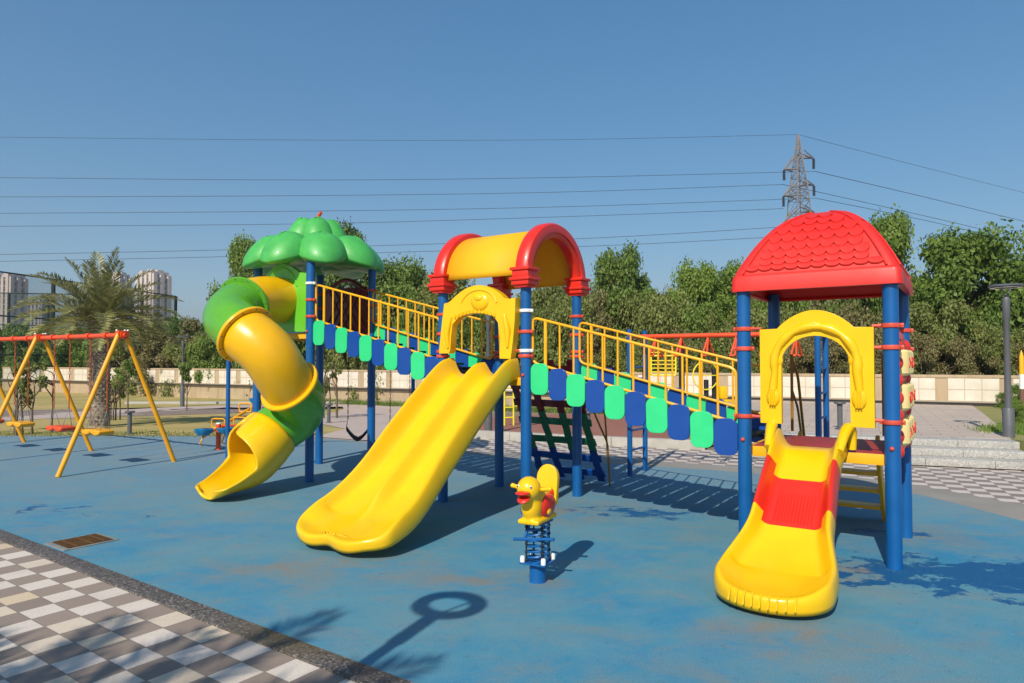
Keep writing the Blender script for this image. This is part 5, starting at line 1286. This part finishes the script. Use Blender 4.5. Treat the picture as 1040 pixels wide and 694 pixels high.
# ------------------------------------------------------------------ distant buildings
BW = mat('pale_pink_render', (.58, .49, .43), .85, .2, var=.08, vscale=.15); BW2 = mat('pale_grey_render', (.34, .31, .30), .85, .2, var=.08, vscale=.15); WIN = mat('window_glass', (.13, .13, .14), .2, .5)
def tower_block(px, d, y_top, wpx, label, m, rz, wings, dep=11):
    w = wpx / F_ * d / (abs(math.cos(rz)) + .7 * abs(math.sin(rz))); h = ztop(y_top, d); t = thing('apartment_tower', label, 'building', at(px, d, 0), rz)
    bm = B(); box(bm, (0, 0, h * .485), (w * .86, w * .6, h * .97)); link('wall', bm, m, t, False)
    # projecting bays rising to different heights
    bm = B(); nb = 4
    for i in range(nb): x = -w / 2 + w * (i + .5) / nb; box(bm, (x, -w * .32, h * (.47 + .02 * (i % 2))), (w / nb * .55, w * .16, h * (.94 + .04 * (i % 2)))); box(bm, (x, w * .32, h * .47), (w / nb * .55, w * .16, h * .94))
    for i in range(3): y = -w * .28 + w * .28 * i; box(bm, (w * .46, y, h * .47), (w * .14, w * .14, h * (.95 - .02 * i))); box(bm, (-w * .46, y, h * .46), (w * .14, w * .14, h * .93))
    link('bay', bm, m, t, False)
    bm = B(); box(bm, (0, 0, h * .985), (w * .3, w * .3, h * .03)); box(bm, (w * .3, 0, h * .975), (w * .2, w * .25, h * .03)); link('roof_house', bm, m, t, False)
    fl = 13; wm_ = None
    for i in range(fl):
        z = h * (.93 - .066 * i)
        for j in range(3):
            x = -w / 2 + w * (j + 1) / 4
            if wm_ is None:
                bm = B(); box(bm, (0, 0, 0), (w * .10, .35, h * .032)); box(bm, (0, -.3, -h * .022), (w * .13, .9, h * .007), mi=1); o = link('window', bm, [WIN, m], t, False); wm_ = o.data
            else: o = bpy.data.objects.new('window', wm_); C.objects.link(o); o.parent = t
            o.location = (x, -w * .302, z)
        for j in range(2):
            o = bpy.data.objects.new('window', wm_); C.objects.link(o); o.parent = t; o.rotation_euler = (0, 0, math.pi / 2); o.location = (w * .432, -w * .14 + w * .28 * j, z)
    return t
tower_block(155, 300, 274, 34, 'tall pale pink apartment tower standing right of the palm crown', BW, R(-28), 0)
tower_block(119, 320, 276, 24, 'pale apartment tower half hidden behind the palm crown', BW, R(-20), 0)
tower_block(9, 300, 277, 30, 'pinkish apartment tower behind the net fence at the left edge', BW, R(-18), 0)
tower_block(40, 330, 304, 22, 'lower grey apartment block behind the net fence, left of the palm', BW2, R(-15), 0)
# hills
HILL = mat('hill_scrub', (.12, .11, .08), .95, .1, var=.2, vscale=.01)
bm = B(); rows = []; g = np.random.default_rng(9)
nx, ny = 90, 8
for j in range(ny):
    row = []
    for i in range(nx):
        x = -1900 + 3300 * i / (nx - 1); u = j / (ny - 1); env = 55 + 30 * math.sin(x * .0041 + 1.0) + 18 * math.sin(x * .011 + .6) + 9 * math.sin(x * .029) + 5 * math.sin(x * .07 + 2)
        if x > -550: env *= max(.25, 1 - (x + 550) / 900)
        row.append(bm.verts.new((x, 1250 + 500 * u + 60 * math.sin(x * .01), -2 + max(5, env) * 1.35 * math.sin(math.pi * u * .6) + g.normal() * 1.5 * (j > 0))))
    rows.append(row)
for j in range(ny - 1):
    for i in range(nx - 1): bm.faces.new((rows[j][i], rows[j][i + 1], rows[j + 1][i + 1], rows[j + 1][i]))
o = link('hills', bm, HILL); o['kind'] = 'structure'
# ------------------------------------------------------------------ pylon and wires
PYM = mat('pylon_steel', (.20, .17, .155), .6, .4, metal=0.0, var=.15, vscale=.3); INS = mat('brown_insulator', (.03, .025, .03), .4); WIRE = mat('wire', (.035, .045, .07), .6)
PD = 130.0; pc = at(813, PD, 0); PY = thing('electricity_pylon', 'tall lattice electricity pylon rising behind the red dome roof', 'pylon', pc, R(14))
zt = ztop(135, PD)
bm = B(); lv = [(0, 3.6), (10, 2.9), (18, 2.3), (24, 1.8), (ztop(232, PD), 1.6), (ztop(203, PD), 1.35), (ztop(190, PD), 1.15), (ztop(170, PD), .75), (ztop(155, PD), .42), (zt, .08)]
lv2 = []
for (z0, w0), (z1, w1_) in zip(lv, lv[1:]):
    for q in range(2): lv2.append((z0 + (z1 - z0) * q / 2, w0 + (w1_ - w0) * q / 2))
lv2.append(lv[-1]); cr = [(-1, -1), (1, -1), (1, 1), (-1, 1)]
for (z0, w0), (z1, w1_) in zip(lv2, lv2[1:]):
    for q in range(4):
        a, b = cr[q], cr[(q + 1) % 4]
        tube(bm, [(a[0] * w0, a[1] * w0, z0), (a[0] * w1_, a[1] * w1_, z1)], .13, 5)
        tube(bm, [(a[0] * w0, a[1] * w0, z0), (b[0] * w1_, b[1] * w1_, z1)], .06, 4); tube(bm, [(b[0] * w0, b[1] * w0, z0), (a[0] * w1_, a[1] * w1_, z1)], .06, 4)
        tube(bm, [(a[0] * w1_, a[1] * w1_, z1), (b[0] * w1_, b[1] * w1_, z1)], .06, 4)
link('tower_frame', bm, PYM, PY, False)
sc = PD / F_
arms = [(-17, 172, 156), (18, 158, 152), (-18, 199, 184), (18, 186, 181), (-18, 226, 212), (18, 214, 208)]
for (dx, yt_, yu) in arms:
    x = dx * sc; z = ztop(yt_, PD); zu = ztop(yu, PD); w = .8; s_ = 1 if dx > 0 else -1
    bm = B()
    for yy in (-w, w):
        tube(bm, [(s_ * w, yy, z), (x, 0, z)], .15, 4); tube(bm, [(s_ * w * .8, yy, zu), (x, 0, z)], .12, 4)
        for q in (.33, .66): tube(bm, [(s_ * w + (x - s_ * w) * q, yy * (1 - q), z), (s_ * w + (x - s_ * w) * (q - .2), yy * (1.2 - q), zu + (z - zu) * (q - .2))], .05, 4)
    link('cross_arm', bm, PYM, PY, False)
    bm = B(); L = 10.5 * sc
    for q in range(9): lathe(bm, [(0, 0), (.28, .04), (.28, .12), (.08, .2), (0, .2)], (x, 0, z - .35 - q * L / 9), 8)
    link('insulator', bm, INS, PY)
def wire(pts, r, label):
    P_ = [at(px, d, ztop(y, d)) for px, y, d in pts]; bm = B(); tube(bm, catmull(P_, 14), r, 5)
    o = link('power_line', bm, WIRE); tag(o, label, 'power line', 'high voltage wires across the sky')
e = lambda y0, y1, t: y0 + (y1 - y0) * t
wire([(-60, 137, 130), (280, 140.5, 130), (560, 140.4, 130), (813, 135, 130)], .035, 'thin topmost earth wire running left from the pylon tip')
wire([(-60, 178.9, 130), (300, 181.8, 130), (560, 179.4, 130), (830, 173, 130)], .045, 'second wire from the top, running left from the upper right pylon arm')
wire([(-60, 199.5, 130), (300, 198, 130), (560, 194.5, 130), (797, 186.5, 130)], .045, 'third wire from the top, running left from the upper left pylon arm')
wire([(-60, 216.5, 130), (300, 214, 130), (560, 209.7, 130), (830, 200.5, 130)], .045, 'fourth wire from the top, running left from the lower right pylon arm')
wire([(-60, 229.8, 130), (300, 227, 130), (560, 220, 130), (797, 211.3, 130)], .045, 'fifth wire from the top, running left from the lower left pylon arm')
wire([(-60, 259.5, 130), (250, 253, 130), (585, 242.3, 130), (830, 228, 130)], .045, 'sixth wire from the top, dipping just above the palm crown')
wire([(-60, 266.5, 130), (250, 260, 130), (588, 250.2, 130), (797, 240, 130)], .045, 'lowest wire, crossing behind the palm crown')
wire([(813, 135, 130), (940, 168.5, 150), (1040, 194, 170), (1110, 211, 185)], .04, 'faint topmost wire running down to the right from the pylon tip')
wire([(830, 173, 130), (940, 199, 150), (1040, 223.7, 170), (1110, 240, 185)], .06, 'upper dark wire running down right from the pylon')
wire([(797, 186.5, 130), (840, 195.8, 137), (940, 218.5, 150), (1040, 242, 170), (1110, 258, 185)], .055, 'middle wire running down right from the pylon above the round tree')
wire([(830, 200.5, 130), (940, 223, 150), (1040, 246.7, 170), (1110, 263, 185)], .055, 'lower wire of the close pair running down right from the pylon')
# ------------------------------------------------------------------ haze
bm = B(); box(bm, (-250, 850, 57), (3600, 2300, 126)); hz = link('haze', bm, [], None, False); hz['kind'] = 'stuff'
hm = bpy.data.materials.new('haze_air'); hm.use_nodes = True; n = hm.node_tree.nodes; l = hm.node_tree.links; n.remove(n['Principled BSDF'])
pv = n.new('ShaderNodeVolumePrincipled'); pv.inputs['Color'].default_value = (.80, .87, 1, 1); pv.inputs['Density'].default_value = .0006; pv.inputs['Anisotropy'].default_value = .3
l.new(pv.outputs[0], n['Material Output'].inputs['Volume']); hz.data.materials.append(hm)
